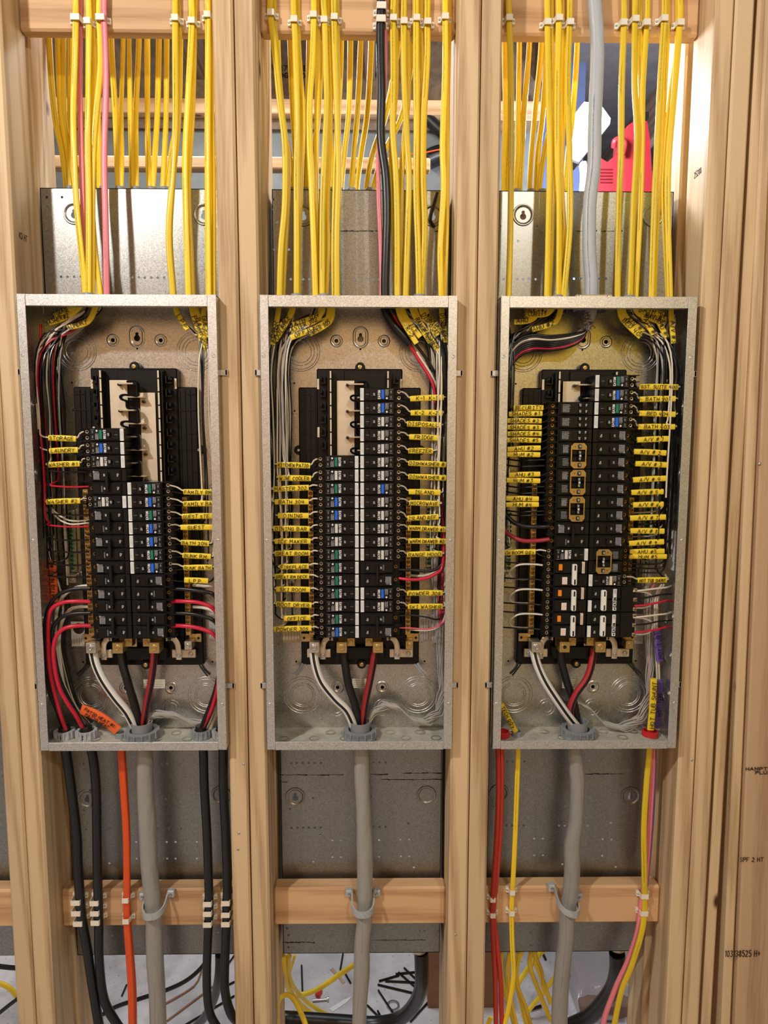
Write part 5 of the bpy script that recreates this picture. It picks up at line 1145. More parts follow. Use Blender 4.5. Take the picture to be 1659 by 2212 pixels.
sleeve([(118, 1300, .07), (116, 1250, .07), (114, 1210, .07)], OSLV, .0072, 'orange sleeve lettered PATIO HEAT 2 on the left wall of the left panel', ['PATIO HEAT #2'], size=.007)
for k, (a, m_) in enumerate(((1400, PNK), (1421, WHT), (1416, WHT))):
    wire(PXY([(a+2, 1576, .06), (a+4, 1500, .062), (a+2, 1430, .064), (a-2, 1360, .066), (a, 1290, .066), (a+14, 1262, .06)]), .0022, m_, ['pink wire rising from the red bushing of the right panel', 'right white wire rising behind the HOT TUB SHUNT upright sleeve', 'left white wire rising behind the HOT TUB SHUNT upright sleeve'][k])
wire(PXY([(88, 700, .06), (90, 850, .062), (100, 950, .062), (104, 1000, .062)]), .0028, REDW, 'bright red wire in the left bundle above the STORAGE sleeve')

ordn2 = ['first', 'second', 'third', 'fourth', 'fifth', 'sixth', 'seventh', 'eighth']
# jacket ends just inside the panel tops
random.seed(11)
TOPS = [
 (0, [(191, 150, 668, 118, 682, 'STORAGE'), (191, 150, 682, 106, 698, 'WASHER#2'), (219, 190, 695, 146, 708, 'LAUNDRY')]), (0, [(375, 385, 680, 405, 712, 'L.P.P.'), (410, 418, 680, 436, 735, 'FAMILY'), (414, 428, 682, 446, 755, 'BATH 204'), (457, 440, 678, 452, 728, 'GUEST')]),
 (1, [(605, 600, 680, 590, 745, 'DRYER'), (641, 625, 685, 588, 722, 'FIREPLACE'), (641, 622, 690, 592, 740, 'COOLER'), (700, 690, 680, 632, 702, 'BATH 304'), (700, 685, 690, 628, 715, 'MASTER 302'), (723, 700, 698, 628, 730, 'OFFICE'), (723, 712, 695, 668, 722, 'POWDER 305')]),
 (1, [(853, 868, 690, 900, 742, 'K-2'), (858, 878, 688, 908, 728, 'ICE'), (880, 900, 690, 930, 740, 'RANGE HOOD'), (905, 915, 680, 945, 725, 'DISPOSALL'), (908, 925, 680, 960, 722, 'WARM DRAWER'), (880, 910, 700, 948, 758, 'WASHER'), (955, 955, 680, 963, 740, 'DISHWASHER')]),
 (2, [(1204, 1180, 668, 1132, 672, 'SHADES #3'), (1204, 1180, 678, 1132, 680, 'SECURITY'), (1220, 1200, 695, 1150, 712, 'AHU #2'), (1178, 1150, 690, 1110, 696, 'AHU')]),
 (2, [(1333, 1345, 690, 1383, 728, 'BED 404'), (1340, 1352, 685, 1390, 718, 'A/V #2'), (1361, 1380, 670, 1435, 678, 'BATH 401'), (1361, 1384, 680, 1438, 690, 'A/V #5'), (1376, 1392, 690, 1412, 722, 'A/V #1'), (1407, 1420, 690, 1440, 728, 'AHU #4'), (1449, 1450, 690, 1455, 742, 'A/V #3'), (1370, 1395, 682, 1436, 700, 'BATH 403')])]
TOPI = 0
for i, lst in TOPS:
    for (a, b, c, d, e, t) in lst:
        P = PXY([(a, 644, .052), (a+(b-a)*.35, 658, .048), (b, c, .044), (d, e, .042)])
        o = MB().tube(P, [.0052, .0055, .0055, .0052], .0028, seg=10, sq=.7, smooth=6).build('cable_end', SLV, smooth=True, label='yellow jacket end lettered %s, %s from left, top %s corner of %s panel' % (t, ordn2[sum(1 for q_ in lst if q_[3] < d or (q_[3] == d and q_[4] < e))], 'left' if a < pj((PC[i], .05, ZT))[0] else 'right', nm[i]), cat='cable', group='jacket ends inside the panel tops')
        X = (P[3]-P[2]).normalized()
        if X.x < 0: X = -X
        Zv = X.cross(Vector((0, 1, 0))).normalized()*-1
        if Zv.z < 0: Zv = -Zv
        mb = MB(); text_into(mb, t, (P[2]*.45+P[3]*.55)+Vector((0, -.0052, 0)), X, Zv, .0085, .0012, maxw=(P[3]-P[2]).length*1.15, jit=.1); mb.build('lettering', INK, o)

# ------------------------------------------------------------------ incoming flat cables (front bays)
def cable(pts, wd, th, m_, lab, name='electrical_cable', group=None, twist=None, seg=10):
    """pts: (px, py, Y)"""
    return MB().tube(PXY(pts), wd, th, seg=seg, twist=twist, sq=.75, smooth=6).build(name, m_, smooth=True, label=lab, cat='cable', group=group)
def yv(py): return .074 if py < 95 else (.055 if py > 600 else .074-.019*(py-95)/505)
def front(bay, k, S_, ox, oy, pts, m_=YEL, wd=.0058, th=.0030, dy=0, lab=None, tw=None):
    P = [(ox+a*S_, oy+b*S_, yv(oy+b*S_)+dy) for a, b in pts]
    # continue above the frame and into the top of the box
    P = [(P[0][0], -60, .074+dy)]+P; last = P[-1]; P[-1] = (last[0], min(last[1], 628), .055+dy); P.append((last[0], 642, .055+dy))
    n = len(P); 
    twl = tw or [random.uniform(-.35, .35) for _ in range(n)]
    twl = list(twl)+[twl[-1]]*(n-len(twl)); twl[0] = twl[1] = 0
    return cable(P, wd, th, m_, lab, twist=twl[:n], seg=14)
random.seed(3)
s1 = .33756
F1 = [([(485, 0), (485, 110), (480, 380), (470, 700), (475, 1000), (490, 1300), (520, 1600), (545, 1850)], YEL, 0),
 ([(512, 0), (512, 200), (510, 600), (522, 1000), (532, 1400), (538, 1850)], PNK, .012),
 ([(567, 0), (570, 140), (565, 600), (562, 900), (568, 1300), (568, 1850)], YEL, -.002),
 ([(596, 150), (600, 500), (593, 900), (584, 1200), (608, 1600), (640, 1860)], YEL, .010),
 ([(635, 0), (635, 110), (645, 400), (618, 700), (602, 900), (592, 1200), (590, 1850)], YEL, .004),
 ([(665, 0), (665, 110), (678, 500), (667, 1000), (675, 1400), (683, 1860)], PNK, 0),
 ([(1120, 0), (1122, 400), (1122, 800), (1105, 1100), (1080, 1500), (1105, 1860)], YEL, 0),
 ([(1148, 0), (1148, 400), (1140, 800), (1112, 1100), (1088, 1500), (1112, 1860)], YEL, .014),
 ([(1225, 0), (1228, 140), (1205, 600), (1185, 1000), (1190, 1400), (1205, 1860)], YEL, 0),
 ([(1250, 0), (1245, 150), (1232, 700), (1205, 1200), (1222, 1600), (1232, 1860)], YEL, .010),
 ([(1330, 0), (1332, 110), (1330, 600), (1328, 1100), (1335, 1860)], YEL, 0),
 ([(1352, 130), (1354, 700), (1365, 1200), (1366, 1860)], YEL, .008)]
s2 = .31344
F2 = [([(140, 0), (140, 90), (165, 300), (205, 700), (240, 1000), (240, 1400), (215, 1700), (205, 2020)], YEL, 0),
 ([(168, 150), (190, 400), (225, 800), (262, 1100), (258, 1400), (240, 1750), (228, 2020)], YEL, .012),
 ([(300, 0), (305, 130), (315, 350), (325, 800), (322, 1200), (322, 1700), (322, 2010)], YEL, 0),
 ([(330, 200), (345, 500), (365, 800), (352, 1200), (335, 1700), (335, 2010)], YEL, .010),
 ([(440, 0), (440, 95), (432, 400), (412, 700), (412, 1000), (425, 1300), (440, 1700), (450, 2010)], YEL, 0),
 ([(468, 200), (465, 500), (460, 900), (455, 1300), (465, 1700), (462, 2010)], YEL, .012),
 ([(508, 0), (515, 140), (525, 500), (530, 750), (512, 1100), (500, 1500), (498, 2005)], YEL, -.002),
 ([(545, 200), (555, 600), (548, 1000), (532, 1400), (535, 1700), (525, 2005)], YEL, .010),
 ([(578, 0), (580, 120), (590, 500), (605, 900), (612, 1200), (600, 1600), (600, 2015)], YEL, 0),
 ([(600, 200), (605, 700), (590, 1200), (578, 1700), (580, 2015)], YEL, .012),
 ([(990, 0), (985, 130), (988, 500), (985, 900), (1005, 1200), (1015, 1600), (1015, 2020)], YEL, 0),
 ([(1005, 200), (1005, 600), (975, 1000), (985, 1400), (998, 1750), (1008, 2020)], YEL, .012),
 ([(1062, 0), (1060, 150), (1060, 500), (1080, 900), (1095, 1200), (1090, 1500), (1075, 2020)], YEL, 0),
 ([(1085, 200), (1095, 600), (1050, 1100), (1045, 1500), (1060, 2020)], YEL, .014),
 ([(1145, 0), (1145, 130), (1145, 500), (1148, 900), (1145, 1300), (1158, 1700), (1165, 2010)], YEL, 0),
 ([(1180, 200), (1185, 700), (1165, 1200), (1185, 1700), (1185, 2010)], YEL, .012),
 ([(1225, 0), (1222, 160), (1222, 400), (1200, 800), (1195, 1200), (1205, 1600), (1182, 2010)], YEL, .003),
 ([(1345, 0), (1345, 110), (1345, 500), (1328, 1000), (1335, 1300), (1312, 1700), (1318, 2020)], YEL, 0),
 ([(1370, 200), (1362, 600), (1358, 1000), (1355, 1500), (1340, 2020)], YEL, .009)]
s3 = .37312
F3 = [([(158, 0), (160, 105), (170, 400), (172, 800), (168, 1300), (158, 1700)], YEL, 0),
 ([(380, 0), (382, 130), (388, 500), (395, 900), (388, 1300), (380, 1700)], YEL, 0),
 ([(405, 200), (412, 600), (415, 1000), (405, 1400), (392, 1700)], YEL, .010),
 ([(448, 0), (448, 105), (440, 500), (440, 900), (450, 1200), (448, 1690)], YEL, 0),
 ([(470, 200), (475, 600), (462, 1000), (478, 1400), (462, 1690)], YEL, .012),
 ([(512, 0), (510, 130), (500, 500), (510, 900), (512, 1300), (480, 1700)], YEL, 0),
 ([(825, 0), (825, 130), (812, 500), (808, 900), (795, 1200), (788, 1700)], YEL, 0),
 ([(890, 0), (888, 110), (888, 500), (902, 800), (880, 1200), (862, 1690)], YEL, 0),
 ([(915, 200), (925, 600), (920, 1000), (905, 1400), (885, 1690)], YEL, .010),
 ([(962, 0), (958, 130), (935, 500), (930, 800), (920, 1200), (895, 1700)], YEL, .006),
 ([(1060, 0), (1058, 105), (1035, 500), (1015, 900), (1000, 1200), (985, 1700)], YEL, 0),
 ([(1075, 200), (1060, 500), (1040, 900), (1015, 1300), (1000, 1700)], YEL, .010),
 ([(1150, 0), (1148, 130), (1120, 500), (1085, 900), (1078, 1200), (1090, 1700)], YEL, 0),
 ([(1135, 250), (1090, 600), (1055, 1000), (1060, 1300), (1078, 1700)], YEL, .010)]
ordn = ['first', 'second', 'third', 'fourth', 'fifth', 'sixth', 'seventh', 'eighth', 'ninth', 'tenth', 'eleventh', 'twelfth', 'thirteenth', 'fourteenth', 'fifteenth', 'sixteenth', 'seventeenth', 'eighteenth', 'nineteenth']
for bi, (Fl, sc, ox) in enumerate(((F1, s1, 0), (F2, s2, 540), (F3, s3, 1040))):
    order = sorted(range(len(Fl)), key=lambda k: Fl[k][0][-1][0])
    yk = pk = 0
    npk = sum(1 for f in Fl if f[1] is PNK)
    for rank, k in enumerate(order):
        pts, m_, dy = Fl[k]
        if m_ is PNK: lab = '%s of the two pink flat cables above the left panel' % ['left', 'right'][pk]; pk += 1
        else: lab = 'yellow flat cable, %s from the left of those entering the top of the %s panel' % (ordn[yk], nm[bi]); yk += 1
        front(bi, k, sc, ox, 0, pts, m_, wd=.0058 if dy < .006 else .0052, th=.0032, dy=dy, lab=lab)
# black cable, pink wire, grey cable above the panels
cable([(823, -60, .066), (823, 20, .066), (822, 50, .066), (822, 110, .066), (824, 200, .064), (823, 300, .062), (833, 380, .058), (836, 460, .056), (834, 540, .055), (832, 600, .055), (832, 642, .055)], .0082, .0080, BLKJ, 'thick black cable coming down into the top of the middle panel', seg=18)
cable([(830, -60, .082), (832, 80, .082), (830, 200, .08), (818, 310, .075), (818, 420, .066), (822, 520, .062), (824, 600, .058), (824, 642, .058)], .0042, .0030, PNK, 'pink cable running behind the thick black cable')
cable([(1283, -60, .062), (1284, 0, .062), (1290, 80, .062), (1289, 160, .060), (1285, 260, .058), (1283, 360, .056), (1274, 440, .055), (1273, 540, .055), (1277, 600, .055), (1277, 642, .055)], .0122, .0105, GRYL, 'thick grey cable coming down into the top of the right panel', seg=20)
cable([(945, 415, .100), (935, 450, .108), (930, 475, .112), (938, 490, .118)], .0030, .0030, BLKJ, 'short black lead poking through a keyhole behind the middle bay')
# ------------------------------------------------------------------ back row of cables
B1 = [(106, 118, 143), (125, 129, 149), (137, 139, 156), (152, 152, 162), (203, 206, 200), (212, 210, 214), (240, 250, 255), (266, 262, 262), (279, 281, 285), (300, 293, 294), (318, 320, 322), (343, 339, 331), (360, 357, 352), (390, 385, 362)]
B2 = [(600, 606, 632), (627, 632, 640), (668, 664, 660), (693, 690, 676), (716, 712, 716), (737, 733, 728), (757, 752, 738), (779, 772, 760), (802, 792, 772), (860, 836, 792), (892, 870, 808)]
B3 = [(1090, 1092, 1088), (1103, 1100, 1096), (1122, 1118, 1116), (1144, 1130, 1124), (1170, 1156, 1144), (1182, 1174, 1158), (1222, 1196, 1166), (1247, 1238, 1222)]
for bi, Bl in enumerate((B1, B2, B3)):
    for k, (a, b, c) in enumerate(Bl):
        sh = random.uniform(-2, 2)
        cable([(a+(a-b)*.25, -120, .20), (a, 88, .195), (b+sh, 240, .185), ((b+c*2)/3+sh, 330, .175), (c, 400, .165), (c, 430, .165)], .0058, .0030, YEL, 'yellow flat cable, %s from the left in the rear row behind the %s bay' % (ordn[k], nm[bi]), twist=[random.uniform(-.7, .7) for _ in range(6)], seg=10)
# boots on the rear boxes
def boot(px, py, Y, ztop, r, lab, m_=GPVC, h=.013, grp=None, name='cable_connector'):
    p = at(px, py, Y); z = ztop
    MB().lathe((p.x, Y, z), [(r*1.1, 0), (r*1.1, h*.25), (r*.98, h*.3), (r*.92, h*.9), (r*.85, h), (r*.7, h), (r*.7, 0)], axis='z', seg=18).build(name, m_, smooth=True, label=lab, cat='cable connector', group=grp)
for bi, bl in enumerate(([152, 200, 225, 260, 294, 328, 357], [632, 660, 716, 733, 760, 798], [1116, 1147, 1172])):
    for k, px in enumerate(bl): boot(px, 405, .165, .4905, .0108, 'grey connector, %s from the left on the rear box behind the %s bay' % (ordn[k], nm[bi]), h=.018)
for bi, bl in enumerate(([(191, .0118), (219, .0105), (375, .0105), (410, .0110), (457, .0105)], [(604, .0100), (641, .0125), (681, .0095), (700, .0125), (723, .0100), (853, .0110), (878, .0095), (906, .0125), (955, .0110)], [(1098, .0095), (1178, .0100), (1204, .0115), (1222, .0090), (1333, .0100), (1359, .0115), (1377, .0095), (1407, .0100), (1449, .0105)])):
    for k, (px, r) in enumerate(bl): boot(px, 632, .055, ZT, r, 'grey connector, %s from the left on top of the %s panel' % (ordn[k], nm[bi]), h=.008 if r < .0115 else .014)
boot(832, 632, .055, ZT, .0125, 'red bushing around the thick black cable on top of the middle panel', m_=REDP, h=.006)
# two-screw clamp for the grey cable
p = at(1276, 632, .055)
root = thing('cable_clamp', (p.x, .055, ZT), 'metal two-screw clamp around the grey cable on top of the right panel', 'clamp')
MB().box(p.x-.036, p.x+.036, .032, .038, ZT, ZT+.012, .003).build('clamp_bar', ALU, root)
MB().lathe((p.x, .055, ZT), [(.022, 0), (.022, .008), (.016, .010), (.0155, 0)], axis='z', seg=24).build('collar', GPVL, root, smooth=True)
for s in (-1, 1): mb = MB(); mb.lathe((p.x+s*.027, .032, ZT+.006), [(0, -.004), (.003, -.0038), (.0045, -.001), (.0045, 0)], seg=12); mb.build('clamp_screw', NAIL, root, smooth=True)
MB().lathe((p.x, .055, ZT-.016), [(.030, 0), (.032, .003), (.032, .012), (.030, .014), (.020, .014), (.020, 0)], axis='z', seg=30).build('conduit_locknut', GPVC, smooth=True, label='grey locknut under the top of the right panel around the HVAC cable', cat='conduit fitting')

# ------------------------------------------------------------------ staples and clamps
SP = {}
def staple(px, py, Y, halfw, lab, hgt=.0052, rise=.009, wood_y_=.085, ang=0):
    """white plastic cable staple with two nails, its feet on the wood at wood_y_"""
    p = at(px, py, Y); x, z = p.x, p.z
    key = (round(halfw, 4), round(rise, 4), round(hgt, 4))
    if key not in SP:
        root = bpy.data.objects.new('cable_staple', None); COL.objects.link(root); root.location = (0, 0, 0)
        mb = MB(); prof = []
        n = 10; W_ = halfw+.0062
        pts = [(-W_, 0), (-W_, .0045), (-halfw-.001, .0060), (-halfw+.0005, rise), (halfw-.0005, rise), (halfw+.001, .0060), (W_, .0045), (W_, 0), (halfw+.0002, 0), (halfw-.0012, rise-.0022), (-halfw+.0012, rise-.0022), (-halfw-.0002, 0)]
        nn = len(pts); v = [(a, -b, hgt) for a, b in pts]+[(a, -b, -hgt) for a, b in pts]
        f = [[i, (i+1) % nn, (i+1) % nn+nn, i+nn] for i in range(nn)]
        # caps as quads along the arch
        prs = [(0, 1, 2, 11), (2, 3, 10, 11), (3, 4, 9, 10), (4, 5, 8, 9), (5, 6, 7, 8)]
        f += [list(q) for q in prs]+[[k+nn for k in q][::-1] for q in prs]
        mb.add(v, f); b_ = mb.build('strap', STRAP, root); KIDS.setdefault(root.name, []).append(b_)
        for s in (-1, 1):
            m2 = MB(); m2.lathe((s*(halfw+.0033), -.0055, 0), [(0, -.0018), (.0010, -.0017), (.0020, -.0008), (.0022, 0), (.0022, .003)], seg=10)
            nl = m2.build('nail', NAIL, root, smooth=True); KIDS[root.name].append(nl)
        SP[key] = root; o = root
    else: o = copy_tree(SP[key])
    o.location = (x, wood_y_, z); o.rotation_euler = (0, ang, 0)
    tag(o, lab, 'cable staple', 'white cable staples'); return o
for bi, lst in enumerate(([(163, 38, 1), (189, 46, 0), (217, 38, 1), (378, 39, 0), (414, 45, 0), (448, 32, 0)], [(585, 28, 0), (635, 42, 0), (677, 32, 0), (700, 43, 0), (722, 37, 0), (850, 39, 0), (873, 46, 0), (900, 39, 0), (924, 47, 0), (962, 36, 0)],
                          [(1100, 39, 0), (1183, 48, 0), (1208, 39, 0), (1232, 48, 0), (1347, 49, 0), (1373, 41, 0), (1397, 49, 0), (1435, 40, 0), (1470, 49, 0)])):
    for k, (px, py, wide) in enumerate(lst):
        staple(px, py, .07, .0085 if wide else .0066, 'white staple, %s from the left on the header block of the %s bay' % (ordn[k], nm[bi]), rise=.019)
for k, (px, py) in enumerate(((824, 21), (823, 49))): staple(px, py, .07, .0090, '%s white staple over the thick black cable' % ['upper', 'lower'][k], rise=.030, hgt=.0058)
LS = [(0, [(169, 1941), (170, 1964), (174, 1986)], .0098, 'leftmost black cable'), (0, [(209, 1942), (210, 1964), (211, 1984)], .0092, 'second black cable from the left'), (0, [(273, 1941), (274, 1986)], .0070, 'orange cable'),
      (0, [(451, 1944), (451, 1965), (451, 1988)], .0092, 'third black cable from the left'), (0, [(490, 1942), (490, 1967), (490, 1987)], .0092, 'rightmost black cable'),
      (2, [(1065, 1944), (1065, 1978)], .0060, 'red cables'), (2, [(1107, 1929), (1106, 1974)], .0058, 'left yellow cable below the right panel'), (2, [(1393, 1937), (1392, 1974)], .0080, 'right yellow cable below the right panel')]
for bi, lst, hw, what in LS:
    for k, (px, py) in enumerate(lst):
        pos = (['upper', 'lower'] if len(lst) == 2 else ['upper', 'middle', 'lower'])[k]
        staple(px, py, .06, hw, '%s white staple over the %s' % (pos, what), rise=.0305 if 'black' in what else (.0235 if 'orange' in what else (.0165 if 'right yellow' not in what else .0165)), wood_y_=.075)
def pvc_strap(px, py, lab, ang):
    p = at(px, py, .05); root = thing('conduit_strap', (p.x, .075, p.z), lab, 'conduit strap', 'grey conduit straps on the lower blocks')
    r = .0215; w_ = .007; mb = MB(); pts = []
    for k in range(13): a = PI*k/12; pts.append((r*math.cos(a), -.030-r*math.sin(a)*1.0))
    pts = [(r, -.004)]+pts+[(-r, -.004)]
    dzf = lambda x, y: -.018*min(1, max(0, (-y-.004)/.045))
    v = []; f = []
    for (x, y) in pts:
        nx, ny = x, (y+.030 if y < -.030 else 0); L = math.hypot(nx, ny) or 1; ox, oy = nx/L*.0030, ny/L*.0030
        dz = dzf(x, y)
        for (xx, yy) in ((x, y), (x+ox, y+oy)):
            for zz in (w_, -w_): v.append((p.x+xx, .075+yy, p.z+zz+dz+ang*xx))
    n = len(pts)
    for k in range(n-1):
        a, b = k*4, (k+1)*4
        f += [(a, b, b+1, a+1), (a+2, a+3, b+3, b+2), (a, a+2, b+2, b), (a+1, b+1, b+3, a+3)]
    f += [(0, 1, 3, 2), ((n-1)*4, (n-1)*4+2, (n-1)*4+3, (n-1)*4+1)]
    mb.add(v, f); mb.build('strap', GPVL, root, smooth=True)
    for s in (-1, 1):
        x = p.x+s*(r+.008); z = p.z+ang*s*(r+.008); MB().box(x-.0075, x+.0075, .062, .075, z-.008, z+.008, .002).build('mounting_ear', GPVL, root)
        mb = MB(); mb.lathe((x, .062, z), [(0, -.0035), (.0022, -.0033), (.0036, -.0008), (.0036, 0)], seg=10); mb.build('screw', NAIL, root, smooth=True)
    MB().lathe((p.x, .075-.0545, p.z-.019), [(0, -.001), (.0045, -.0008), (.005, .001)], seg=14).build('snap_button', GPVL, root, smooth=True)
pvc_strap(334, 1944, 'grey strap over the thick grey cable below the left panel', .10)
pvc_strap(784, 1940, 'grey strap over the thick grey cable below the middle panel', 0)
pvc_strap(1226, 1938, 'grey strap over the thick grey cable below the right panel', -.35)

# ------------------------------------------------------------------ cables below the panels
def low(pts, wd, m_, lab, th=None, seg=16, sq=1, name='electrical_cable', tw=None):
    return MB().tube(PXY(pts), wd, th, seg=seg, smooth=6, sq=sq, twist=tw).build(name, m_, smooth=True, label=lab, cat='cable')
o3 = lambda a, b: (a*.33756, 1600+b*.33756)
def lw(lst, Y=.055, f=o3): return [(*f(a, b), Y if len(r) == 0 else r[0]) for a, b, *r in lst]
low([(139, 1600, .052)]+lw([(425, 90), (455, 300), (490, 600), (498, 800), (512, 1000, .058), (525, 1150, .056), (560, 1350), (590, 1550), (630, 1800), (650, 1900)], .055), .0098, BLKJ, 'leftmost black cable below the left panel')
low([(185, 1600, .052)]+lw([(590, 80), (615, 300), (620, 600), (625, 900), (630, 1020, .057), (632, 1150, .057), (635, 1400), (665, 1650), (740, 1800), (800, 1880)], .055), .0092, BLKJ, 'second black cable from the left below the left panel')
low([(260, 1600, .055)]+lw([(775, 75), (790, 300), (808, 600), (812, 900), (812, 1150, .062), (825, 1350), (840, 1600), (845, 1900)], .058), .0072, ORG, 'front orange cable below the left panel', th=.0042, sq=.7)
low([(262, 1600, .066)]+lw([(785, 75, .066), (800, 300, .066), (815, 600, .068), (818, 1100, .069), (838, 1350, .066), (855, 1600, .066), (858, 1900, .066)]), .0060, ORG, 'rear orange cable below the left panel', th=.0040, sq=.7)
low([(305, 1600, .052)]+lw([(925, 75), (930, 300), (945, 550), (955, 800), (975, 1000, .052), (985, 1150, .052), (992, 1400), (1005, 1600), (1015, 1900)], .052), [.0165, .0155, .0165, .0180, .0172, .0172, .0172, .0178, .0172, .0175], GRYJ, 'thick wrinkled grey cable below the left panel', th=.0150, seg=24, tw=[0, .3, .6, .3, 0, 0, 0, .3, .5, .4])
low([(436, 1600, .052)]+lw([(1302, 75), (1308, 300), (1325, 600), (1335, 900), (1338, 1030, .057), (1336, 1150, .057), (1325, 1400), (1325, 1600), (1345, 1750), (1400, 1850)], .055), .0092, BLKJ, 'third black cable from the left below the left panel')
low([(482, 1600, .052)]+lw([(1428, 75), (1430, 300), (1445, 600), (1455, 900), (1452, 1030, .057), (1450, 1150, .057), (1440, 1400), (1440, 1600), (1480, 1750), (1540, 1810, .07)], .055), .0095, BLKJ, 'rightmost black cable below the left panel')
low(lw([(1405, 1370, .15), (1400, 1500, .16), (1370, 1650, .2), (1300, 1780, .25), (1200, 1880, .3)]), .0100, BLKJ, 'black cable curving behind the two right-hand black cables below the left panel')
low(lw([(660, 1750, .42), (750, 1700, .42), (900, 1650, .42), (1080, 1590, .43), (1200, 1530, .44), (1290, 1450, .45), (1330, 1380, .46)]), .0055, BLKJ, 'thin black cable lying across the floor behind the left bay')
o4 = lambda a, b: (540+a*.31344, 1600+b*.31344)
low([(778, 1600, .052)]+lw([(765, 60), (770, 250), (780, 450), (790, 700), (792, 900), (790, 1100, .052), (788, 1250), (772, 1400), (770, 1600), (758, 1800), (752, 1980)], .052, o4), [.0165, .0160, .0160, .0150, .0175, .0165, .0158, .0162, .0168, .0172, .0155, .0150], GRYJ, 'thick twisted grey cable below the middle panel', th=.0150, seg=24, tw=[0, .2, .6, .9, .5, 0, 0, .2, .5, .3, .2, .1])
low(lw([(1180, 1450, .17), (1184, 1600, .18), (1180, 1700, .2), (1130, 1820, .24), (1030, 1915, .28), (860, 1950, .30), (600, 1935, .30), (230, 1912, .3)], .2, o4), .0165, BLKJ, 'thick black cable bending along the floor behind the middle bay')
low(lw([(228, 1480, .18), (232, 1600, .2), (260, 1700, .3), (330, 1800, .38), (450, 1900, .42), (600, 1960, .42)], .2, o4), .0075, SLV, 'left pale yellow cable drooping to the floor behind the middle bay', th=.004)
low(lw([(270, 1480, .18), (262, 1570, .22), (290, 1680, .3), (380, 1790, .38), (480, 1860, .4), (580, 1910, .42)], .2, o4), .0060, SLV, 'second pale yellow cable drooping to the floor behind the middle bay', th=.004)
low(lw([(720, 1545, .45), (620, 1610, .45), (520, 1680, .44), (430, 1730, .42), (360, 1750, .4), (310, 1760, .4)], .4, o4), .0075, SLV, 'pale yellow cable crossing the floor behind the grey cable', th=.005)
low(lw([(180, 1950, .10), (178, 1850, .12), (215, 1765, .14), (270, 1755, .14), (320, 1810, .13), (370, 1920, .12), (395, 2000, .12)], .1, o4), .0062, SLV, 'bright yellow cable looping up at the foot of the middle bay', th=.004)
low(lw([(310, 1480, .2), (285, 1560, .26), (270, 1620, .30), (290, 1660, .34)], .2, o4), .0035, SLV, 'thin yellow cable hanging behind the middle bay', th=.0025)
o5 = lambda a, b: (1040+a*.37312, 1600+b*.37312)
low([(1252, 1600, .052)]+lw([(540, 50), (555, 250), (548, 450), (525, 600), (525, 750), (515, 880, .052), (500, 980, .052), (488, 1150), (470, 1300), (455, 1500), (450, 1680)], .052, o5), [.0165, .0150, .0160, .0140, .0170, .0165, .0165, .0165, .0165, .0172, .0178, .0178], GRYJ, 'thick grey cable below the right panel', th=.0150, seg=24, tw=[0, .4, .8, .6, .2, 0, 0, 0, .2, .3, .3, .2])
low([(1072, 1600, .055)]+lw([(95, 55), (98, 300), (88, 550), (72, 800), (65, 930, .064), (62, 1020, .064), (70, 1200), (80, 1400), (85, 1680)], .058, o5), .0052, REDJ, 'left red cable below the right panel', th=.0048)
low([(1082, 1600, .058)]+lw([(118, 55), (116, 300), (108, 550), (88, 800), (74, 930, .069), (72, 1020, .069), (92, 1200), (112, 1400), (118, 1680)], .062, o5), .0052, REDJ, 'right red cable below the right panel', th=.0048)
low([(1116, 1600, .055)]+lw([(212, 55), (206, 250), (195, 550), (183, 800), (178, 880, .066), (174, 1000, .066), (178, 1180), (185, 1350), (165, 1500), (135, 1640)], .06, o5), .0052, YEL, 'left yellow cable below the right panel', th=.0032, sq=.7)
low([(1404, 1600, .05)]+lw([(972, 55), (955, 250), (940, 500), (942, 750), (945, 910, .064), (942, 1010, .064), (925, 1120), (870, 1300), (810, 1450), (770, 1640)], .055, o5), .0060, YEL, 'right yellow cable below the right panel', th=.0034, sq=.7)
low([(1408, 1600, .068)]+lw([(992, 55), (985, 250), (968, 550), (948, 800), (925, 950, .07), (905, 1100), (850, 1270), (790, 1400), (720, 1580), (700, 1680)], .068, o5), .0058, PNK, 'pink cable behind the right yellow cable below the right panel', th=.005)
low(lw([(1000, 55, .075), (995, 300, .076), (975, 600, .08), (945, 900, .078), (925, 1100, .075), (860, 1300, .075), (810, 1450, .075), (770, 1640, .075)], .075, o5), .0050, PSLV, 'purple cable beside the pink cable below the right panel', th=.004)
low(lw([(785, 1230, .16), (786, 1330, .17), (760, 1430, .2), (700, 1520, .23), (620, 1600, .26), (520, 1650, .28)], .2, o5), .0180, BLKJ, 'thick black cable curving down behind the right bay')
for k, q in enumerate(([(120, 1210), (115, 1350), (150, 1500), (200, 1680)], [(165, 1215), (150, 1330), (165, 1480), (210, 1680)], [(235, 1215), (205, 1310), (215, 1450), (270, 1680)], [(212, 1250), (195, 1380), (250, 1530), (300, 1700)], [(290, 1215), (280, 1300), (320, 1420), (400, 1620)], [(310, 1215), (320, 1300), (360, 1400), (400, 1520)], [(300, 1230), (345, 1330), (355, 1420), (400, 1500)])):
    low(lw([(q[0][0], q[0][1]-30, .15), (*q[0], .15), (*q[1], .16), (*q[2], .17), (*q[3], .18)], .16, o5), .0052, YEL, 'dull yellow cable, %s from the left hanging under the rear box of the right bay' % ordn[k], th=.0030, sq=.7)
low(lw([(360, 1210, .5), (270, 1320, .48), (215, 1400, .46), (140, 1500, .44)], .4, o5), .008, SLV, 'pale yellow cable crossing the floor behind the right bay', th=.004)
low(lw([(440, 1350, .5), (340, 1480, .48), (240, 1600, .46)], .4, o5), .007, SLV, 'second pale yellow cable crossing the floor behind the right bay', th=.004)
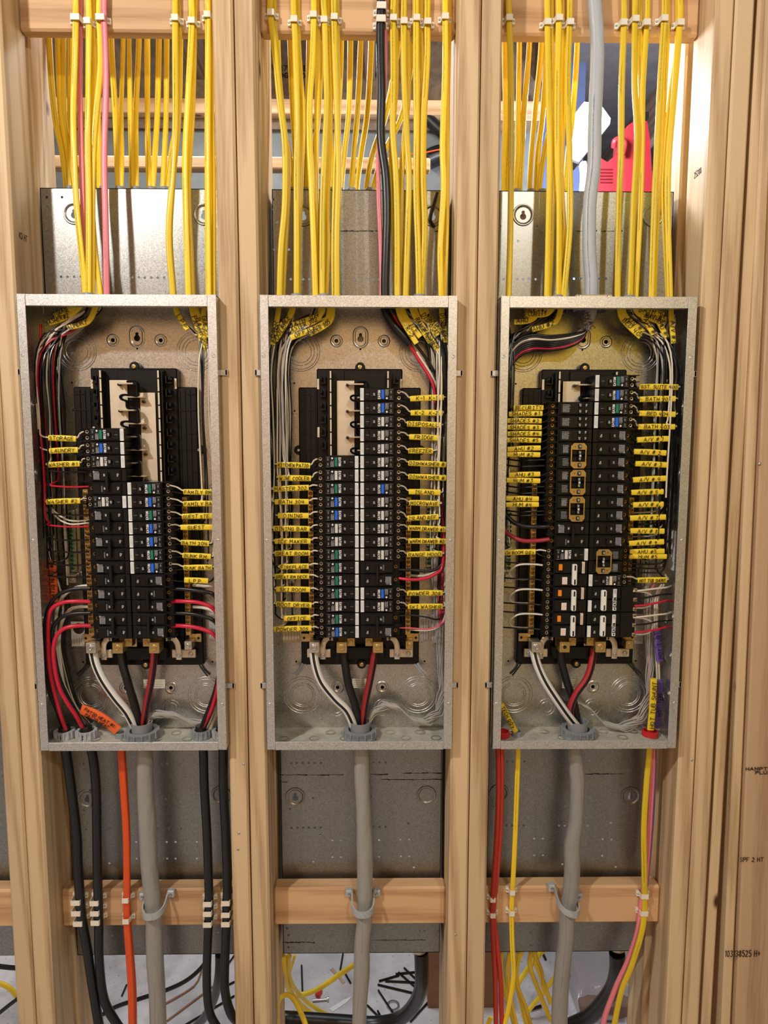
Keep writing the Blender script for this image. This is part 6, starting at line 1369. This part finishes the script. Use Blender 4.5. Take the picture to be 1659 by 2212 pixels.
low(lw([(-20, 1690, .2), (30, 1660, .2), (55, 1600, .2)], .2, o5), .006, SLV, 'short yellow cable low behind the studs left of the right bay', th=.003)
# narrow bay at far left
low([(-30, 2120, .4), (10, 2128, .4), (35, 2150, .4), (60, 2190, .4)], .008, SLV, 'pale yellow cable on the floor at the left edge of the photo', th=.005)
low([(-20, 2085, .42), (20, 2090, .42), (60, 2092, .42)], .006, BLKJ, 'black cable on the floor at the left edge of the photo')
low([(-10, 2195, .35), (15, 2175, .35), (45, 2150, .35), (60, 2120, .35)], .005, BLKJ, 'second black cable on the floor at the left edge of the photo')
# fitting under rear boxes
for px, bi, lab in ((905, 1, 'steel connector under the rear box of the middle bay'), (1334, 2, 'steel connector under the rear box of the right bay')):
    p = at(px, 2062, .16); MB().lathe((p.x, .165, -1.166), [(.017, 0), (.020, .004), (.020, .012), (.016, .015), (.016, .030)], axis='z', seg=20).build('cable_connector', ALU, smooth=True, label=lab, cat='cable connector')

# ------------------------------------------------------------------ floor litter
def fl(px, py):
    d = FW*F+R2*(px-829.5)-U2*(py-1106); return CAMP+d*((ZF-CAMP.z)/d.z)
def scrap(pts, r, m_, lab, grp=None):
    P = [fl(a, b)+Vector((0, 0, r+.001)) for a, b in pts]; MB().tube(P, r, seg=6, smooth=3, front=(0, 0, 1)).build('wire_scrap', m_, smooth=True, label=lab, cat='wire scrap', group=grp)
o6 = lambda a, b: (560+a*.26522, 2020+b*.26522)
for k, q in enumerate(([(345, 255), (352, 465)], [(682, 160), (660, 290)], [(1110, 325), (1290, 308)], [(975, 383), (1140, 335)], [(1025, 383), (1290, 395)], [(965, 412), (1270, 485)], [(1135, 312), (1285, 445)], [(1180, 275), (1290, 380)], [(970, 458), (1120, 690)], [(880, 580), (1010, 710)], [(965, 625), (1010, 710)], [(695, 310), (745, 400)], [(1370, 560), (1230, 715)])):
    scrap([o6(*p) for p in q], .0028, BLK, 'short cut piece of black wire on the floor behind the middle bay', 'black wire scraps behind the middle bay')
for k, q in enumerate(([(660, 1750), (690, 1735)], [(780, 1640), (810, 1570)], [(1060, 1690), (1240, 1580), (1290, 1480)], [(1070, 1800), (1390, 1560)], [(1400, 1600), (1500, 1550)], [(1180, 1830), (1500, 1640)], [(1450, 1450), (1500, 1380)])):
    scrap([o3(*p) for p in q], .0028, [BLK, BLK, mat('tan_wire', sr(150, 112, 88), .5), mat('tan_wire', sr(150, 112, 88), .5), BLK, BLK, BLK][k], '%s of the wire scraps on the floor behind the left bay' % ['leftmost', 'second', 'third', 'fourth', 'fifth', 'sixth', 'last'][k])
for k, q in enumerate(([(285, 1565), (345, 1545)], [(355, 1240), (372, 1275)])):
    scrap([o5(*p) for p in q], .004, BLK, ['black scrap low on the floor behind the right bay', 'small black scrap high on the floor behind the right bay'][k])
def paper(poly, m_, name, lab, cat, f=o6, h=.0012):
    P = [fl(*f(a, b)) for a, b in poly]; n = len(P); mb = MB(); mb.add([p+Vector((0, 0, h+.001)) for p in P]+[p+Vector((0, 0, .0005)) for p in P], [list(range(n)), list(range(2*n-1, n-1, -1))]+[[i, (i+1) % n, (i+1) % n+n, i+n] for i in range(n)]); mb.build(name, m_, label=lab, cat=cat)
paper([(567, 605), (700, 525), (755, 505), (720, 545), (600, 628)], WLAB, 'paper_scrap', 'white paper offcut on the floor behind the middle bay', 'paper')
paper([(455, 490), (485, 460), (515, 470), (490, 520), (460, 510)], REDP, 'tape_scrap', 'red scrap on the floor behind the middle bay', 'scrap', h=.01)
paper([(575, 285), (600, 270), (700, 385), (680, 400), (640, 350)], mat('wood_chip', sr(190, 160, 140), .8), 'wood_chip', 'flat tan splinter on the floor behind the middle bay', 'wood chip')
paper([(730, 700), (800, 570), (812, 600), (740, 710)], WLAB, 'paper_scrap', 'white paper strip on the floor behind the right bay', 'paper', f=lambda a, b: (1040+a*.25316, 2020+b*.25316))
p = fl(*o6(520, 545)); mb = MB(); mb.tube([p+Vector((-.03, 0, .005)), p+Vector((.012, .004, .005))], .0032, seg=8, smooth=1); mb.lathe(p+Vector((.012, .004, .006)), [(0, .005), (.0065, .004), (.0065, 0), (0, 0)], axis='x', seg=12); mb.build('bolt', NAIL, smooth=True, label='steel bolt lying on the floor behind the middle bay', cat='bolt')
p = fl(*o6(1090, 580)); MB().lathe((p.x, p.y, ZF+.001), [(.013, 0), (.013, .003), (.019, .003), (.019, 0)], axis='z', seg=24).build('washer', NAIL, smooth=True, label='round steel washer on the floor behind the middle bay', cat='washer')
# cardboard boxes and plastic bag
card = mat('cardboard', sr(150, 112, 84), .8, var=.12, vscale=30)
a = fl(924, 2178); 
root = thing('cardboard_box', (a.x+.09, a.y+.12, ZF), 'brown cardboard box on the floor at the right of the middle bay', 'box')
MB().box(a.x, a.x+.2, a.y, a.y+.24, ZF+.001, ZF+.20, .002).build('carton', card, root)
MB().box(a.x+.004, a.x+.196, a.y+.004, a.y+.236, ZF+.20, ZF+.2015).build('top_flap', mat('cardboard_flap', sr(178, 140, 106), .8, var=.1), root)
a = fl(1262, 2190)
root = thing('bagged_carton', (a.x+.13, a.y+.1, ZF), 'flat brown carton wrapped in clear plastic on the floor of the right bay', 'box')
MB().box(a.x-.02, a.x+.20, a.y-.03, a.y+.26, ZF+.001, ZF+.05, .003).build('carton', mat('dusty_cardboard', sr(138, 112, 96), .7, var=.15, vscale=20), root)
mb = MB(); n = 14; vs = []
for j in range(n):
    for k in range(n):
        u, v = k/(n-1), j/(n-1); edge = min(u, 1-u, v, 1-v)
        vs.append((a.x-.05+.30*u, a.y-.04+.40*v, ZF+.010+.060*min(1, edge*6)+.012*math.sin(u*23+v*11)*math.cos(v*17)))
mb.add(vs, [(j*n+k, j*n+k+1, (j+1)*n+k+1, (j+1)*n+k) for j in range(n-1) for k in range(n-1)])
pl = bpy.data.materials.new('clear_plastic'); pl.use_nodes = True; b = pl.node_tree.nodes['Principled BSDF']; b.inputs['Base Color'].default_value = (.9, .92, 1, 1); b.inputs['Roughness'].default_value = .18; b.inputs['Alpha'].default_value = .32
mb.build('plastic_bag', pl, root, smooth=True)

# ------------------------------------------------------------------ work light in the back room
LY = .70
def PL(px, py, Y=LY): return at(px, py, Y)
root = thing('work_light', PL(1275, 405, LY), 'glowing white work light with red housing behind the right bay', 'lamp')
hexa = [(1262, 220), (1280, 222), (1302, 232), (1319, 256), (1317, 268), (1297, 293), (1273, 322), (1252, 348), (1237, 342), (1234, 256)]
P = [PL(a, b) for a, b in hexa]; mb = MB(); n = len(P)
mb.add([Vector((p.x, LY, p.z)) for p in P]+[Vector((p.x, LY+.006, p.z)) for p in P], [list(range(n)), list(range(2*n-1, n-1, -1))]+[[i, (i+1) % n, (i+1) % n+n, i+n] for i in range(n)])
mb.build('lens', mat('lit_lens', (1, 1, 1, 1), .4, emit=((.92, .96, 1, 1), 8)), root)
c = sum((Vector((p.x, LY, p.z)) for p in P), Vector())/n
mb = MB(); Q = [c+(Vector((p.x, LY, p.z))-c)*1.07 for p in P]
mb.add([q+Vector((0, .006, 0)) for q in Q]+[q+Vector((0, .05, 0)) for q in Q], [list(range(n)), list(range(2*n-1, n-1, -1))]+[[i, (i+1) % n, (i+1) % n+n, i+n] for i in range(n)])
mb.build('head_housing', mat('dark_housing', sr(40, 42, 50), .5), root)
mb = MB(); mb.tube([PL(1258, 352, LY+.02), PL(1262, 380, LY+.02), PL(1258, 428, LY+.03)], .012, seg=10); mb.build('neck', WBUT, root, smooth=True)
RED2 = mat('red_tool_plastic', sr(172, 44, 54), .4)
mb = MB(); pp = [PL(a, b, LY+.05) for a, b in ((1292, 338), (1312, 350), (1336, 330), (1345, 345), (1345, 429), (1288, 429))]
mb.prism([(q.x, q.z) for q in pp], LY+.05, LY+.14); o = mb.build('body', RED2, root)
mb = MB()
for k in range(5): q = PL(1296, 366+k*7, LY+.05); mb.box(q.x, q.x+.035, LY+.046, LY+.051, q.z-.0015, q.z+.0015)
mb.build('vent_slots', mat('dark_red', sr(120, 24, 34), .5), o)
o = thing('red_canister', PL(1385, 440, LY+.08), 'tall red plastic housing right of the work light', 'power tool')
mb = MB(); pp = [PL(a, b, LY+.02) for a, b in ((1355, 272), (1372, 260), (1388, 258), (1398, 262), (1404, 300), (1412, 429), (1350, 429), (1352, 330))]
mb.prism([(q.x, q.z) for q in pp], LY+.02, LY+.13); mb.build('housing', RED2, o)
mb = MB(); mb.tube([PL(1326, 318, LY+.01), PL(1328, 305, LY), PL(1340, 300, LY), PL(1350, 310, LY), PL(1345, 335, LY)], .008, seg=8); mb.build('carry_handle', RED2, o, smooth=True)
mb = MB(); q = PL(1394, 254, LY+.02); mb.box(q.x-.008, q.x+.006, LY+.01, LY+.06, q.z-.008, q.z+.012, .002); mb.build('latch', DARK, o)
zp = at(1300, 428, LY).z
o = thing('work_platform', (.62, .79, ZF), 'plank work platform under the work light, behind the right rear box', 'platform')
MB().box(.22, 1.02, .68, .92, zp-.04, zp, .003).build('plank', wood_h, o)
for x in (.20, .98): 
    for y in (.70, .87): MB().box(x, x+.035, y, y+.035, ZF, zp-.04, .002).build('leg', wood_v, o)
# tape measure / stain details on studs
for px, py, lab in ((526, 1651, 'nail in the stud left of the lower middle panel'), (516, 1800, 'upper nail in the first stud left of the middle panel'), (514, 1835, 'lower nail in the first stud left of the middle panel'), (984, 2019, 'nail low in the stud right of the middle panel'), (1494, 1642, 'nail in the stud right of the right panel'), (1641, 1002, 'nail in the wide board at the right edge')):
    nailhead(px, py, .0030, YS if px < 1600 else .010, lab)

# ------------------------------------------------------------------ fix sharing of numbers: every mesh object shaded
